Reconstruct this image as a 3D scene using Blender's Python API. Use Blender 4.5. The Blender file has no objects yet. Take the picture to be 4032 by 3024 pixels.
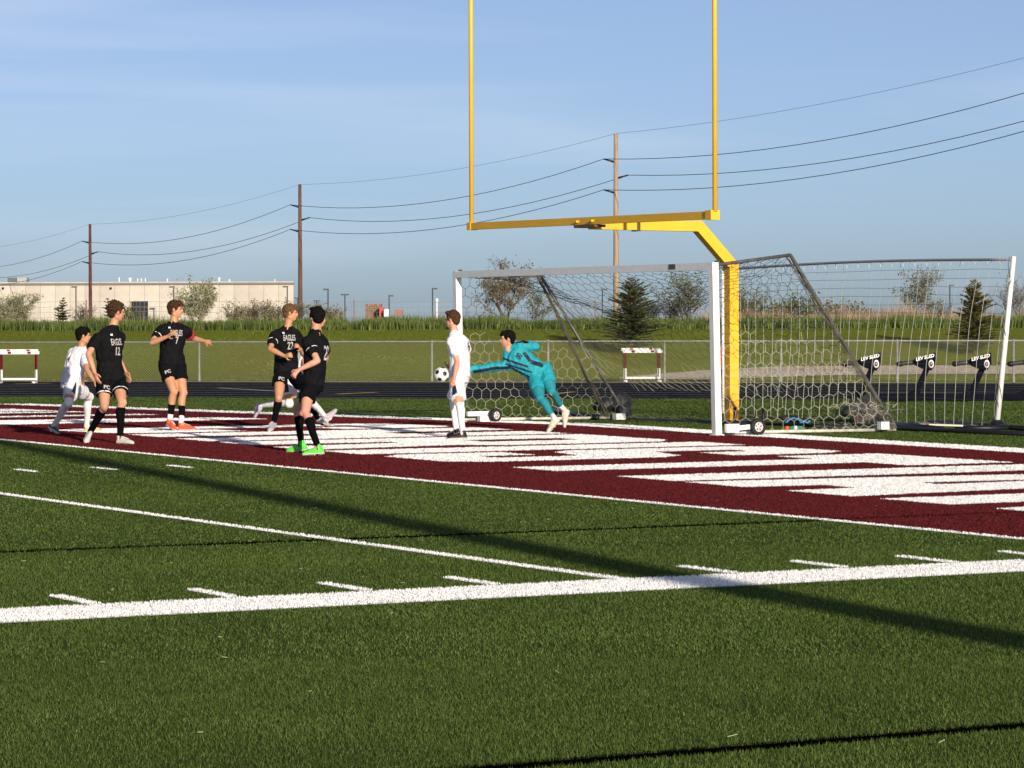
import bpy, bmesh, math, random
import numpy as np
from mathutils import Vector, Matrix, noise
from mathutils.bvhtree import BVHTree
from mathutils.geometry import tessellate_polygon

random.seed(7); RNG = np.random.default_rng(11)
S = bpy.context.scene
COL = S.collection

# ------------------------------------------------------------------ camera
FPX, PITCH, ROLL, YAW = 12729.8, -0.01755, -0.00284, -0.5182      # focal length in pixels of a 4032 px wide frame
CAM = Vector((-17.883, 15.598, 1.648))
CROWN, XC = 0.0061, 24.38                                         # the field rises to a crown along its middle
FW0 = Vector((math.cos(PITCH)*math.cos(YAW), math.cos(PITCH)*math.sin(YAW), math.sin(PITCH)))
_rt = FW0.cross(Vector((0, 0, 1))).normalized(); _up = _rt.cross(FW0)
_c, _s = math.cos(ROLL), math.sin(ROLL)
RT = _c*_rt + _s*_up; UP = -_s*_rt + _c*_up; FW = FW0
HF = Vector((FW.x, FW.y, 0)).normalized(); HR = HF.cross(Vector((0, 0, 1)))   # horizontal view axes
cd = bpy.data.cameras.new('camera'); cam = bpy.data.objects.new('camera', cd); COL.objects.link(cam)
cam.matrix_world = Matrix(((RT.x, UP.x, -FW.x, CAM.x), (RT.y, UP.y, -FW.y, CAM.y), (RT.z, UP.z, -FW.z, CAM.z), (0, 0, 0, 1)))
cd.sensor_width = 36; cd.lens = FPX/4032*36; cd.clip_end = 9000; cd.clip_start = 0.5
S.camera = cam

# ------------------------------------------------------------------ sun, sky, exposure
SUN_EL = math.radians(14.3); SH_AZ = math.radians(-9.8)           # SH_AZ: where shadows point
L = Vector((math.cos(SUN_EL)*math.cos(SH_AZ), math.cos(SUN_EL)*math.sin(SH_AZ), -math.sin(SUN_EL)))
sd = bpy.data.lights.new('sun', 'SUN'); sun = bpy.data.objects.new('sun', sd); COL.objects.link(sun)
sd.energy = 5.0; sd.angle = math.radians(0.53); sd.color = (1.0, 0.88, 0.72)
sun.rotation_euler = L.to_track_quat('-Z', 'Y').to_euler()
W = bpy.data.worlds.new('World'); S.world = W; W.use_nodes = True
nt = W.node_tree; nt.nodes.clear()
out = nt.nodes.new('ShaderNodeOutputWorld'); bg = nt.nodes.new('ShaderNodeBackground')
sky = nt.nodes.new('ShaderNodeTexSky'); sky.sky_type = 'NISHITA'; sky.sun_disc = False
sky.sun_elevation = SUN_EL; sky.sun_rotation = math.atan2(-L.x, -L.y)
sky.air_density = 0.6; sky.dust_density = 0.7; sky.ozone_density = 4.0
bg.inputs[1].default_value = 0.095
# thin cirrus: stretched noise added to the sky colour
tc = nt.nodes.new('ShaderNodeTexCoord'); mp = nt.nodes.new('ShaderNodeMapping')
mp.inputs['Rotation'].default_value = (0, 0, YAW); mp.inputs['Scale'].default_value = (2.2, 2.2, 26)
nz = nt.nodes.new('ShaderNodeTexNoise'); nz.inputs['Scale'].default_value = 1.6; nz.inputs['Detail'].default_value = 7; nz.inputs['Distortion'].default_value = .35
cr = nt.nodes.new('ShaderNodeValToRGB'); cr.color_ramp.elements[0].position = .47; cr.color_ramp.elements[1].position = .82
cr.color_ramp.elements[0].color = (0, 0, 0, 1); cr.color_ramp.elements[1].color = (.34, .34, .34, 1)
mx = nt.nodes.new('ShaderNodeMixRGB'); mx.inputs[2].default_value = (7.4, 7.9, 9.0, 1)
hs = nt.nodes.new('ShaderNodeHueSaturation'); hs.inputs['Saturation'].default_value = .80
nt.links.new(tc.outputs['Generated'], mp.inputs[0]); nt.links.new(mp.outputs[0], nz.inputs[0]); nt.links.new(nz.outputs[0], cr.inputs[0])
nt.links.new(cr.outputs[0], mx.inputs[0]); nt.links.new(sky.outputs[0], hs.inputs['Color']); tn = nt.nodes.new('ShaderNodeMixRGB'); tn.blend_type = 'MULTIPLY'; tn.inputs[0].default_value = 1; tn.inputs[2].default_value = (1.02, .98, 1.0, 1)
nt.links.new(hs.outputs[0], tn.inputs[1]); nt.links.new(tn.outputs[0], mx.inputs[1])
nt.links.new(mx.outputs[0], bg.inputs[0]); nt.links.new(bg.outputs[0], out.inputs[0])
S.view_settings.view_transform = 'Standard'; S.view_settings.look = 'None'
S.view_settings.exposure = 0.18; S.view_settings.gamma = 1.0; S.view_settings.use_curve_mapping = False

# ------------------------------------------------------------------ where things stand
def zg(x): return CROWN*x if 0 < x < XC else (CROWN*max(2*XC-x, 0) if x >= XC else 0.0)
def dirpx(a, b): return FW + RT*((a-2016)/FPX) - UP*((b-1512)/FPX)
def at(a, b, d): return CAM + dirpx(a, b)*d                         # the point seen there at distance d
def G(a, b):                                                       # the point of the playing field seen there
    d = dirpx(a, b); z = 0.0
    for _ in range(12):
        g = CAM + d*((z-CAM.z)/d.z); z = zg(g.x)
    return g
def depth(P): return (P-CAM).dot(FW)
def PX(a, b, X): d = dirpx(a, b); return CAM + d*((X-CAM.x)/d.x)
def PY(a, b, Y): d = dirpx(a, b); return CAM + d*((Y-CAM.y)/d.y)
def DL(d, l, z=0): v = CAM + HF*d + HR*l; v.z = z; return v        # distance ahead, distance to the right
PROF = [(0, 0), (100.5, 0.0), (103, .12), (107, .45), (113, 1.02), (119, 1.5), (122, 1.62), (128, 1.66), (140, 1.2), (165, .2), (230, -.3), (9000, -.3)]
def terr(d, l=0):
    for (a, za), (b, zb) in zip(PROF, PROF[1:]):
        if d <= b:
            t = (d-a)/(b-a); z = za+(zb-za)*t; break
    if 101 < d < 170: z += .05*noise.noise(Vector((d*.15, l*.1, 3)))*min(1, (d-101)/6)
    return z
def TP(a, b, d0=99.0, d1=260):                                     # the point of the bank seen there
    d = d0
    while d < d1:
        P = at(a, b, d); q = P-CAM; dd = q.dot(HF); ll = q.dot(HR)
        if P.z <= terr(dd, ll): return P
        d += .05
    return at(a, b, d1)
def tz(P): q = P-CAM; return terr(q.dot(HF), q.dot(HR))

# ------------------------------------------------------------------ materials
MATS = {}
def mat(name, col, rough=.6, var=0.0, scale=20, col2=None, bump=0.0, bscale=None, metal=0, spec=.4, coords='Object', detail=4, trans=0, sheen=0, sss=0, stretch=None):
    if name in MATS: return MATS[name]
    m = bpy.data.materials.new(name); m.use_nodes = True; n = m.node_tree.nodes; l = m.node_tree.links
    b = n['Principled BSDF']; b.inputs['Roughness'].default_value = rough; b.inputs['Metallic'].default_value = metal
    b.inputs['Specular IOR Level'].default_value = spec
    if sheen: b.inputs['Sheen Weight'].default_value = sheen
    if sss: b.inputs['Subsurface Weight'].default_value = sss; b.inputs['Subsurface Radius'].default_value = (.012, .005, .003)
    b.inputs['Base Color'].default_value = (*col, 1)
    if var or bump or col2:
        t = n.new('ShaderNodeTexCoord'); src = t.outputs[coords]
        if stretch:
            mpn = n.new('ShaderNodeMapping'); mpn.inputs['Scale'].default_value = stretch; l.new(src, mpn.inputs[0]); src = mpn.outputs[0]
        z = n.new('ShaderNodeTexNoise'); z.inputs['Scale'].default_value = scale; z.inputs['Detail'].default_value = detail; l.new(src, z.inputs[0])
        r = n.new('ShaderNodeValToRGB'); r.color_ramp.elements[0].position = .35; r.color_ramp.elements[1].position = .68
        c2 = col2 if col2 else tuple(c*(1-var) for c in col); c1 = col if col2 else tuple(min(1, c*(1+var*.6)) for c in col)
        r.color_ramp.elements[0].color = (*c2, 1); r.color_ramp.elements[1].color = (*c1, 1)
        l.new(z.outputs[0], r.inputs[0]); l.new(r.outputs[0], b.inputs['Base Color'])
        if bump:
            z2 = n.new('ShaderNodeTexNoise'); z2.inputs['Scale'].default_value = bscale or scale*3; z2.inputs['Detail'].default_value = 4; l.new(src, z2.inputs[0])
            bn = n.new('ShaderNodeBump'); bn.inputs['Strength'].default_value = bump; bn.inputs['Distance'].default_value = .02
            l.new(z2.outputs[0], bn.inputs['Height']); l.new(bn.outputs[0], b.inputs['Normal'])
    if trans:
        tr = n.new('ShaderNodeBsdfTranslucent'); mxs = n.new('ShaderNodeMixShader'); mxs.inputs[0].default_value = trans
        tr.inputs[0].default_value = (*col, 1); o = n['Material Output']
        l.new(b.outputs[0], mxs.inputs[1]); l.new(tr.outputs[0], mxs.inputs[2]); l.new(mxs.outputs[0], o.inputs[0])
    MATS[name] = m; return m
def two_scale(name, ca, cb, cc, s1, s2, rough=.9, bump=.5, bs=200, stretch=None, spec=.03):
    m = bpy.data.materials.new(name); m.use_nodes = True; n = m.node_tree.nodes; l = m.node_tree.links; b = n['Principled BSDF']
    b.inputs['Roughness'].default_value = rough; b.inputs['Specular IOR Level'].default_value = spec
    t = n.new('ShaderNodeTexCoord'); src = t.outputs['Object']
    if stretch:
        mpn = n.new('ShaderNodeMapping'); mpn.inputs['Scale'].default_value = stretch; l.new(src, mpn.inputs[0]); src = mpn.outputs[0]
    z1 = n.new('ShaderNodeTexNoise'); z1.inputs['Scale'].default_value = s1; z1.inputs['Detail'].default_value = 5; l.new(src, z1.inputs[0])
    z2 = n.new('ShaderNodeTexNoise'); z2.inputs['Scale'].default_value = s2; z2.inputs['Detail'].default_value = 3; l.new(t.outputs['Object'], z2.inputs[0])
    r1 = n.new('ShaderNodeValToRGB'); r1.color_ramp.elements[0].position = .34; r1.color_ramp.elements[1].position = .66
    r1.color_ramp.elements[0].color = (*ca, 1); r1.color_ramp.elements[1].color = (*cb, 1)
    r2 = n.new('ShaderNodeValToRGB'); r2.color_ramp.elements[0].position = .38; r2.color_ramp.elements[1].position = .62
    mxx = n.new('ShaderNodeMixRGB'); mxx.inputs[2].default_value = (*cc, 1)
    l.new(z1.outputs[0], r1.inputs[0]); l.new(z2.outputs[0], r2.inputs[0])
    r2.color_ramp.elements[1].color = (.55, .55, .55, 1)
    l.new(r2.outputs[0], mxx.inputs[0]); l.new(r1.outputs[0], mxx.inputs[1]); l.new(mxx.outputs[0], b.inputs['Base Color'])
    z3 = n.new('ShaderNodeTexNoise'); z3.inputs['Scale'].default_value = bs; z3.inputs['Detail'].default_value = 2; l.new(src, z3.inputs[0])
    bn = n.new('ShaderNodeBump'); bn.inputs['Strength'].default_value = bump; bn.inputs['Distance'].default_value = .03
    l.new(z3.outputs[0], bn.inputs['Height']); l.new(bn.outputs[0], b.inputs['Normal'])
    MATS[name] = m; return m

TURF = two_scale('turf', (.028, .052, .010), (.085, .122, .024), (.056, .082, .018), 55, .5, bump=.9, bs=70)
MAROON = two_scale('maroon_turf', (.050, .006, .009), (.15, .016, .022), (.095, .012, .016), 60, 1.1, bump=.9, bs=80)
WHITET = two_scale('white_turf', (.70, .70, .66), (.92, .92, .88), (.80, .80, .76), 40, 1.5, bump=.9, bs=60)
BLACKT = mat('black_turf', (.002, .002, .002), 1.0, spec=.0)
GRASS = two_scale('mown_grass', (.115, .148, .014), (.215, .242, .028), (.165, .165, .022), 6, .12, rough=.9, bump=1, bs=14, stretch=(1, 1, 1))
TRACKM = mat('track_rubber', (.010, .010, .011), .95, .4, 3, spec=.03)
CONC = mat('concrete', (.36, .31, .22), .85, .25, 4, bump=.2)
GRAVEL = mat('gravel', (.62, .50, .38), .9, .45, 9, bump=.8, bscale=12)
WHITEP = mat('white_paint', (.78, .78, .76), .35, .06, 8)
LANE = mat('lane_paint', (.60, .58, .54), .9, .3, 6, spec=.05)
YELLOW = mat('yellow_paint', (.80, .45, .030), .5, .05, 3, spec=.3)
YELLOW_SCUFF = mat('yellow_scuffed', (.80, .41, .035), .5, .0, 9, col2=(.76, .38, .03))
GALV = mat('galvanised_steel', (.25, .26, .245), .6, .2, 12, metal=.15, spec=.2)
DGALV = mat('dull_steel', (.085, .085, .08), .7, .3, 10, spec=.15)
BLACKM = mat('black_metal', (.008, .009, .012), .45, .3, 8)
RUBBER = mat('rubber', (.012, .012, .012), .7)
CORD = mat('net_cord', (.44, .42, .34), .8, spec=.1); CORDD = mat('net_cord_black', (.025, .025, .023), .8, spec=.1)
CORD2 = mat('net_cord_white', (.62, .62, .55), .8)
WIRE = mat('fence_wire', (.30, .31, .20), .7, spec=.1)
WOOD = mat('pole_wood', (.12, .070, .050), .85, .35, 3, bump=.3, stretch=(8, 8, .4))
WOODL = mat('pole_wood_light', (.36, .27, .19), .85, .3, 3, bump=.3, stretch=(8, 8, .4))

# ------------------------------------------------------------------ mesh helpers
def link(o, parent=None):
    COL.objects.link(o)
    if parent: o.parent = parent; o.matrix_parent_inverse = parent_inv(parent)
    return o
def parent_inv(p):
    m = Matrix.Identity(4)
    q = p
    chain = []
    while q: chain.append(q); q = q.parent
    for q in reversed(chain): m = m @ q.matrix_parent_inverse @ Matrix.LocRotScale(q.location, q.rotation_euler, q.scale)
    return m.inverted()
def tag(o, label=None, cat=None, group=None, kind=None):
    if label: o['label'] = label
    if cat: o['category'] = cat
    if group: o['group'] = group
    if kind: o['kind'] = kind
    return o
def thing(name, label, cat, loc, group=None):
    o = bpy.data.objects.new(name, None); o.empty_display_size = .2; o.location = loc; COL.objects.link(o)
    return tag(o, label, cat, group)
class MB:
    def __init__(s): s.v = []; s.f = []; s.sm = []
    def add(s, v, f, smooth=False):
        o = len(s.v); s.v += [tuple(x) for x in v]; s.f += [tuple(i+o for i in q) for q in f]; s.sm += [smooth]*len(f)
    def box(s, c, ax, h):                          # centre, three axes, half sizes
        c = Vector(c); A = [Vector(a).normalized()*k for a, k in zip(ax, h)]
        v = [c+A[0]*x+A[1]*y+A[2]*z for x in (-1, 1) for y in (-1, 1) for z in (-1, 1)]
        s.add(v, [(0, 1, 3, 2), (4, 6, 7, 5), (0, 4, 5, 1), (2, 3, 7, 6), (0, 2, 6, 4), (1, 5, 7, 3)])
    def bar(s, a, b, w, h=None, upv=(0, 0, 1)):      # square bar
        a = Vector(a); b = Vector(b); d = (b-a); L_ = d.length; d = d/L_; u = Vector(upv)
        if abs(u.dot(d)) > .95: u = Vector((1, 0, 0))
        sd_ = d.cross(u).normalized(); u2 = sd_.cross(d)
        s.box((a+b)/2, (d, sd_, u2), (L_/2, w/2, (h or w)/2))
    def tube(s, pts, r, n=8, cap=True):
        pts = [Vector(q) for q in pts]; rr = r if isinstance(r, (list, tuple)) else [r]*len(pts)
        V = []; F = []; pv = None
        for i, q in enumerate(pts):
            d = (pts[min(i+1, len(pts)-1)]-pts[max(i-1, 0)]).normalized()
            if pv is None:
                u = Vector((0, 0, 1)) if abs(d.z) < .9 else Vector((1, 0, 0)); a = d.cross(u).normalized()
            else: a = (pv-d*pv.dot(d)).normalized()
            pv = a; b = d.cross(a)
            for k in range(n):
                t = 2*math.pi*k/n; V.append(q+a*math.cos(t)*rr[i]+b*math.sin(t)*rr[i])
        for i in range(len(pts)-1):
            for k in range(n):
                F.append((i*n+k, i*n+(k+1) % n, (i+1)*n+(k+1) % n, (i+1)*n+k))
        if cap: F.append(tuple(range(n-1, -1, -1))); F.append(tuple((len(pts)-1)*n+k for k in range(n)))
        s.add(V, F, n > 4)
    def ell(s, c, ax, r, n=14, m=9):               # closed ellipsoid
        c = Vector(c); A = [Vector(a).normalized()*k for a, k in zip(ax, r)]; V = [c-A[2]]
        for i in range(1, m):
            ph = math.pi*i/m-math.pi/2
            for k in range(n):
                t = 2*math.pi*k/n; V.append(c+A[0]*math.cos(ph)*math.cos(t)+A[1]*math.cos(ph)*math.sin(t)+A[2]*math.sin(ph))
        V.append(c+A[2]); F = []
        for k in range(n): F.append((0, 1+(k+1) % n, 1+k))
        for i in range(m-2):
            for k in range(n):
                F.append((1+i*n+k, 1+i*n+(k+1) % n, 1+(i+1)*n+(k+1) % n, 1+(i+1)*n+k))
        e = len(V)-1
        for k in range(n): F.append((e, 1+(m-2)*n+k, 1+(m-2)*n+(k+1) % n))
        s.add(V, F, True)
    def cap(s, a, b, ra, rb, n=14, k=1.0, side=None):  # capsule with two radii; k flattens it across 'side'
        a = Vector(a); b = Vector(b); d = b-a; L_ = max(d.length, 1e-5); d = d/L_
        u = Vector(side) if side else (Vector((0, 0, 1)) if abs(d.z) < .9 else Vector((1, 0, 0)))
        e1 = (u-d*u.dot(d)).normalized(); e2 = d.cross(e1); V = []; F = []; rings = []
        for t in (80, 55, 28): rings.append((a-d*ra*math.sin(math.radians(t)), ra*math.cos(math.radians(t))))
        rings += [(a, ra), (a.lerp(b, .5), (ra+rb)/2), (b, rb)]
        for t in (28, 55, 80): rings.append((b+d*rb*math.sin(math.radians(t)), rb*math.cos(math.radians(t))))
        for c_, r_ in rings:
            for j in range(n):
                t = 2*math.pi*j/n; V.append(c_+e1*math.cos(t)*r_+e2*math.sin(t)*r_*k)
        m = len(rings)
        for i in range(m-1):
            for j in range(n): F.append((i*n+j, i*n+(j+1) % n, (i+1)*n+(j+1) % n, (i+1)*n+j))
        F.append(tuple(range(n-1, -1, -1))); F.append(tuple((m-1)*n+j for j in range(n)))
        s.add(V, F, True)
    def loft(s, rings, close=True):                # rings: lists of equal length
        n = len(rings[0]); V = [q for r_ in rings for q in r_]; F = []
        for i in range(len(rings)-1):
            for j in range(n): F.append((i*n+j, i*n+(j+1) % n, (i+1)*n+(j+1) % n, (i+1)*n+j))
        if close: F.append(tuple(range(n-1, -1, -1))); F.append(tuple((len(rings)-1)*n+j for j in range(n)))
        s.add(V, F, True)
    def mesh(s, name):
        m = bpy.data.meshes.new(name); m.from_pydata(s.v, [], s.f); m.polygons.foreach_set('use_smooth', s.sm); m.update(); return m
    def build(s, name, m, parent=None):
        me = s.mesh(name); me.materials.append(m); o = bpy.data.objects.new(name, me)
        return link(o, parent)
def fix_normals(me):
    bm = bmesh.new(); bm.from_mesh(me); bmesh.ops.recalc_face_normals(bm, faces=bm.faces); bm.to_mesh(me); bm.free()
def fused(mb, name, m, parent=None, voxel=.008, smooth=2, wr=0.0, wscale=9, seed=0):
    """one continuous surface out of the overlapping closed shapes in mb"""
    me = mb.mesh(name); fix_normals(me)
    o = bpy.data.objects.new(name, me); COL.objects.link(o)
    r = o.modifiers.new('r', 'REMESH'); r.mode = 'VOXEL'; r.voxel_size = voxel
    sm = o.modifiers.new('s', 'SMOOTH'); sm.factor = .5; sm.iterations = smooth
    dg = bpy.context.evaluated_depsgraph_get(); new = bpy.data.meshes.new_from_object(o.evaluated_get(dg)); o.modifiers.clear()
    o.data = new; bpy.data.meshes.remove(me); new.name = name
    if wr:
        for v, nrm in [(v, v.normal.copy()) for v in new.vertices]:
            q = v.co*wscale; q = Vector((q.x, q.y, q.z*.55+seed*7))
            a = noise.noise(q)+.5*noise.noise(q*2.3); v.co += nrm*max(wr*(1-2.2*abs(a)), -.0035)
    new.polygons.foreach_set('use_smooth', [True]*len(new.polygons))
    new.materials.clear(); new.materials.append(m)
    if parent: o.parent = parent; o.matrix_parent_inverse = parent_inv(parent)
    return o

# ------------------------------------------------------------------ painted sheets that follow the crowned field
SHEETS = []
def conform(polys, off, name, m, parent=None, kind='structure'):
    bm = bmesh.new()
    for P in polys:
        outer, holes = (P if isinstance(P, tuple) else (P, []))
        loops = [[Vector((x, y, 0)) for x, y in q] for q in [outer]+holes]; flat = [v for q in loops for v in q]
        vs = [bm.verts.new(v) for v in flat]
        for t in tessellate_polygon(loops):
            try: bm.faces.new([vs[i] for i in t])
            except ValueError: pass
    for X in (0, XC, 2*XC):
        bmesh.ops.bisect_plane(bm, geom=bm.verts[:]+bm.edges[:]+bm.faces[:], plane_co=(X, 0, 0), plane_no=(1, 0, 0), dist=1e-5)
    for v in bm.verts: v.co.z = zg(v.co.x)+off
    bmesh.ops.recalc_face_normals(bm, faces=bm.faces)
    for f in bm.faces:
        if f.normal.z < 0: f.normal_flip()
    me = bpy.data.meshes.new(name); bm.to_mesh(me); bm.free(); me.materials.append(m)
    o = bpy.data.objects.new(name, me); link(o, parent)
    if kind: o['kind'] = kind
    return o
def rect(x0, x1, y0, y1): return [(x0, y0), (x1, y0), (x1, y1), (x0, y1)]

YD = .9144; VB = 9.474
tl, tr = G(0, 1560), G(4032, 1572); tdir = (tr-tl).normalized()
T0 = tl-tdir*70; T1 = tr+tdir*50                                   # near edge of the track
turf_poly = [(T0.x, T0.y), (T1.x, T1.y), (-30, -48), (-60, -20), (-60, 60), (30, 90), (90, 60)]
turf = conform([turf_poly], 0.0, 'turf_field', TURF)
ends = [((-.02, 48.78), (0.0, -VB))]
ez = conform([rect(0, 48.77, -VB, -.10)], .004, 'end_zone', MAROON)
WL = .62                                                           # broad end line
endl = conform([rect(0, 48.77, -VB-.80, -VB)], .004, 'end_line', WHITET)
goal_l = conform([rect(0, 48.77, -.10, 0)], .004, 'goal_line', WHITET)
yard_l = conform([rect(0, 48.77, -.05+k*5*YD, .05+k*5*YD) for k in (1,)], .004, 'yard_line', WHITET)
SW = .0
s_out = G(2015, 2355).x
sidel = conform([rect(s_out, 0, -30, 60)], .004, 'sideline', WHITET)
ticks = [rect(.07, .72, k*YD-.045, k*YD+.045) for k in (1, 2, 3, 4, 6, 7, 8, 9, 11, 12)]
hashes = [rect(15.03, 15.68, k*YD-.045, k*YD+.045) for k in (1, 2, 3, 4, 6)]
tick_o = conform(ticks, .004, 'yard_ticks', WHITET); hash_o = conform(hashes, .004, 'hash_marks', WHITET)
BL1 = 4.24; BL2 = -7.4
black_o = conform([rect(BL1-.05, BL1+.05, -VB, -.1)], .008, 'black_line_in_end_zone', BLACKT)
black2 = conform([rect(BL1-.05, BL1+.05, 0, 4.52), rect(BL1-.05, BL1+.05, 4.63, 60)], .004, 'black_line', BLACKT)
black3 = conform([rect(BL2-.06, BL2+.06, -20, 60)], .004, 'near_black_line', BLACKT)

# block letters of the end zone, read from the goal line: x falls to the right, v grows upwards
V0, V1 = 2.18, 7.80
def octo(w, t):   # corner cut
    return t
GL = {}
c = .16; cv = .075
GL['I'] = ([(0, 0), (1, 0), (1, 1), (0, 1)], [])
GL['C'] = ([(c, 0), (1-c, 0), (1, cv), (1, .36), (.58, .36), (.58, .20), (.42, .20), (.42, .80), (.58, .80), (.58, .64), (1, .64), (1, 1-cv), (1-c, 1), (c, 1), (0, 1-cv), (0, cv)], [])
GL['H'] = ([(0, 0), (.40, 0), (.40, .40), (.60, .40), (.60, 0), (1, 0), (1, 1), (.60, 1), (.60, .62), (.40, .62), (.40, 1), (0, 1)], [])
GL['R'] = ([(0, 0), (.40, 0), (.40, .36), (.50, .36), (.62, 0), (1, 0), (.86, .42), (1, .50), (1, 1-cv), (1-c, 1), (0, 1)], [[(.40, .56), (.60, .56), (.60, .82), (.40, .82)]])
GL['S'] = ([(c, 0), (1-c, 0), (1, cv), (1, .50), (1-c, .58), (.40, .62), (.40, .82), (.60, .82), (.60, .68), (1, .68), (1, 1-cv), (1-c, 1), (c, 1), (0, 1-cv), (0, .50), (c, .42), (.60, .38), (.60, .18), (.40, .18), (.40, .32), (0, .32), (0, cv)], [])
GL['T'] = ([(.31, 0), (.69, 0), (.69, .73), (1, .73), (1, 1), (0, 1), (0, .73), (.31, .73)], [])
GL['A'] = ([(0, 0), (.38, 0), (.41, .16), (.59, .16), (.62, 0), (1, 0), (.78, 1), (.22, 1)], [[(.44, .36), (.56, .36), (.50, .74)]])
GL['N'] = ([(0, 0), (.38, 0), (.38, .45), (.62, 0), (1, 0), (1, 1), (.62, 1), (.62, .55), (.38, 1), (0, 1)], [])
GL['P'] = ([(0, 0), (.42, 0), (.42, .34), (1-c, .34), (1, .42), (1, 1-cv), (1-c, 1), (0, 1)], [[(.42, .55), (.60, .55), (.60, .80), (.42, .80)]])
GL['E'] = ([(0, 0), (1, 0), (1, .22), (.42, .22), (.42, .40), (.85, .40), (.85, .61), (.42, .61), (.42, .78), (1, .78), (1, 1), (0, 1)], [])
GL['L'] = ([(0, 0), (1, 0), (1, .24), (.44, .24), (.44, 1), (0, 1)], [])
WORDS = [('P', 46.6, 43.9), ('E', 43.4, 40.7), ('L', 40.2, 37.8), ('L', 37.0, 34.6), ('A', 34.0, 30.6),
         ('C', 27.45, 24.55), ('H', 24.2, 21.45), ('R', 21.2, 18.45), ('I', 18.15, 17.0), ('S', 16.75, 14.55), ('T', 14.15, 11.5), ('I', 11.1, 9.95), ('A', 9.8, 6.85), ('N', 6.45, 3.65)]
LETTER_POLYS = []
for ch, xa, xb in WORDS:
    o, hl = GL[ch]; M_ = lambda q: (xa+(xb-xa)*q[0], -(V0+(V1-V0)*q[1]))
    P = ([M_(q) for q in o], [[M_(q) for q in h] for h in hl]); LETTER_POLYS.append(P)
    lo = conform([P], .008, 'letter', WHITET, parent=ez, kind=None)
    lo['label'] = 'white block letter %s painted on the maroon end zone' % ch

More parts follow.
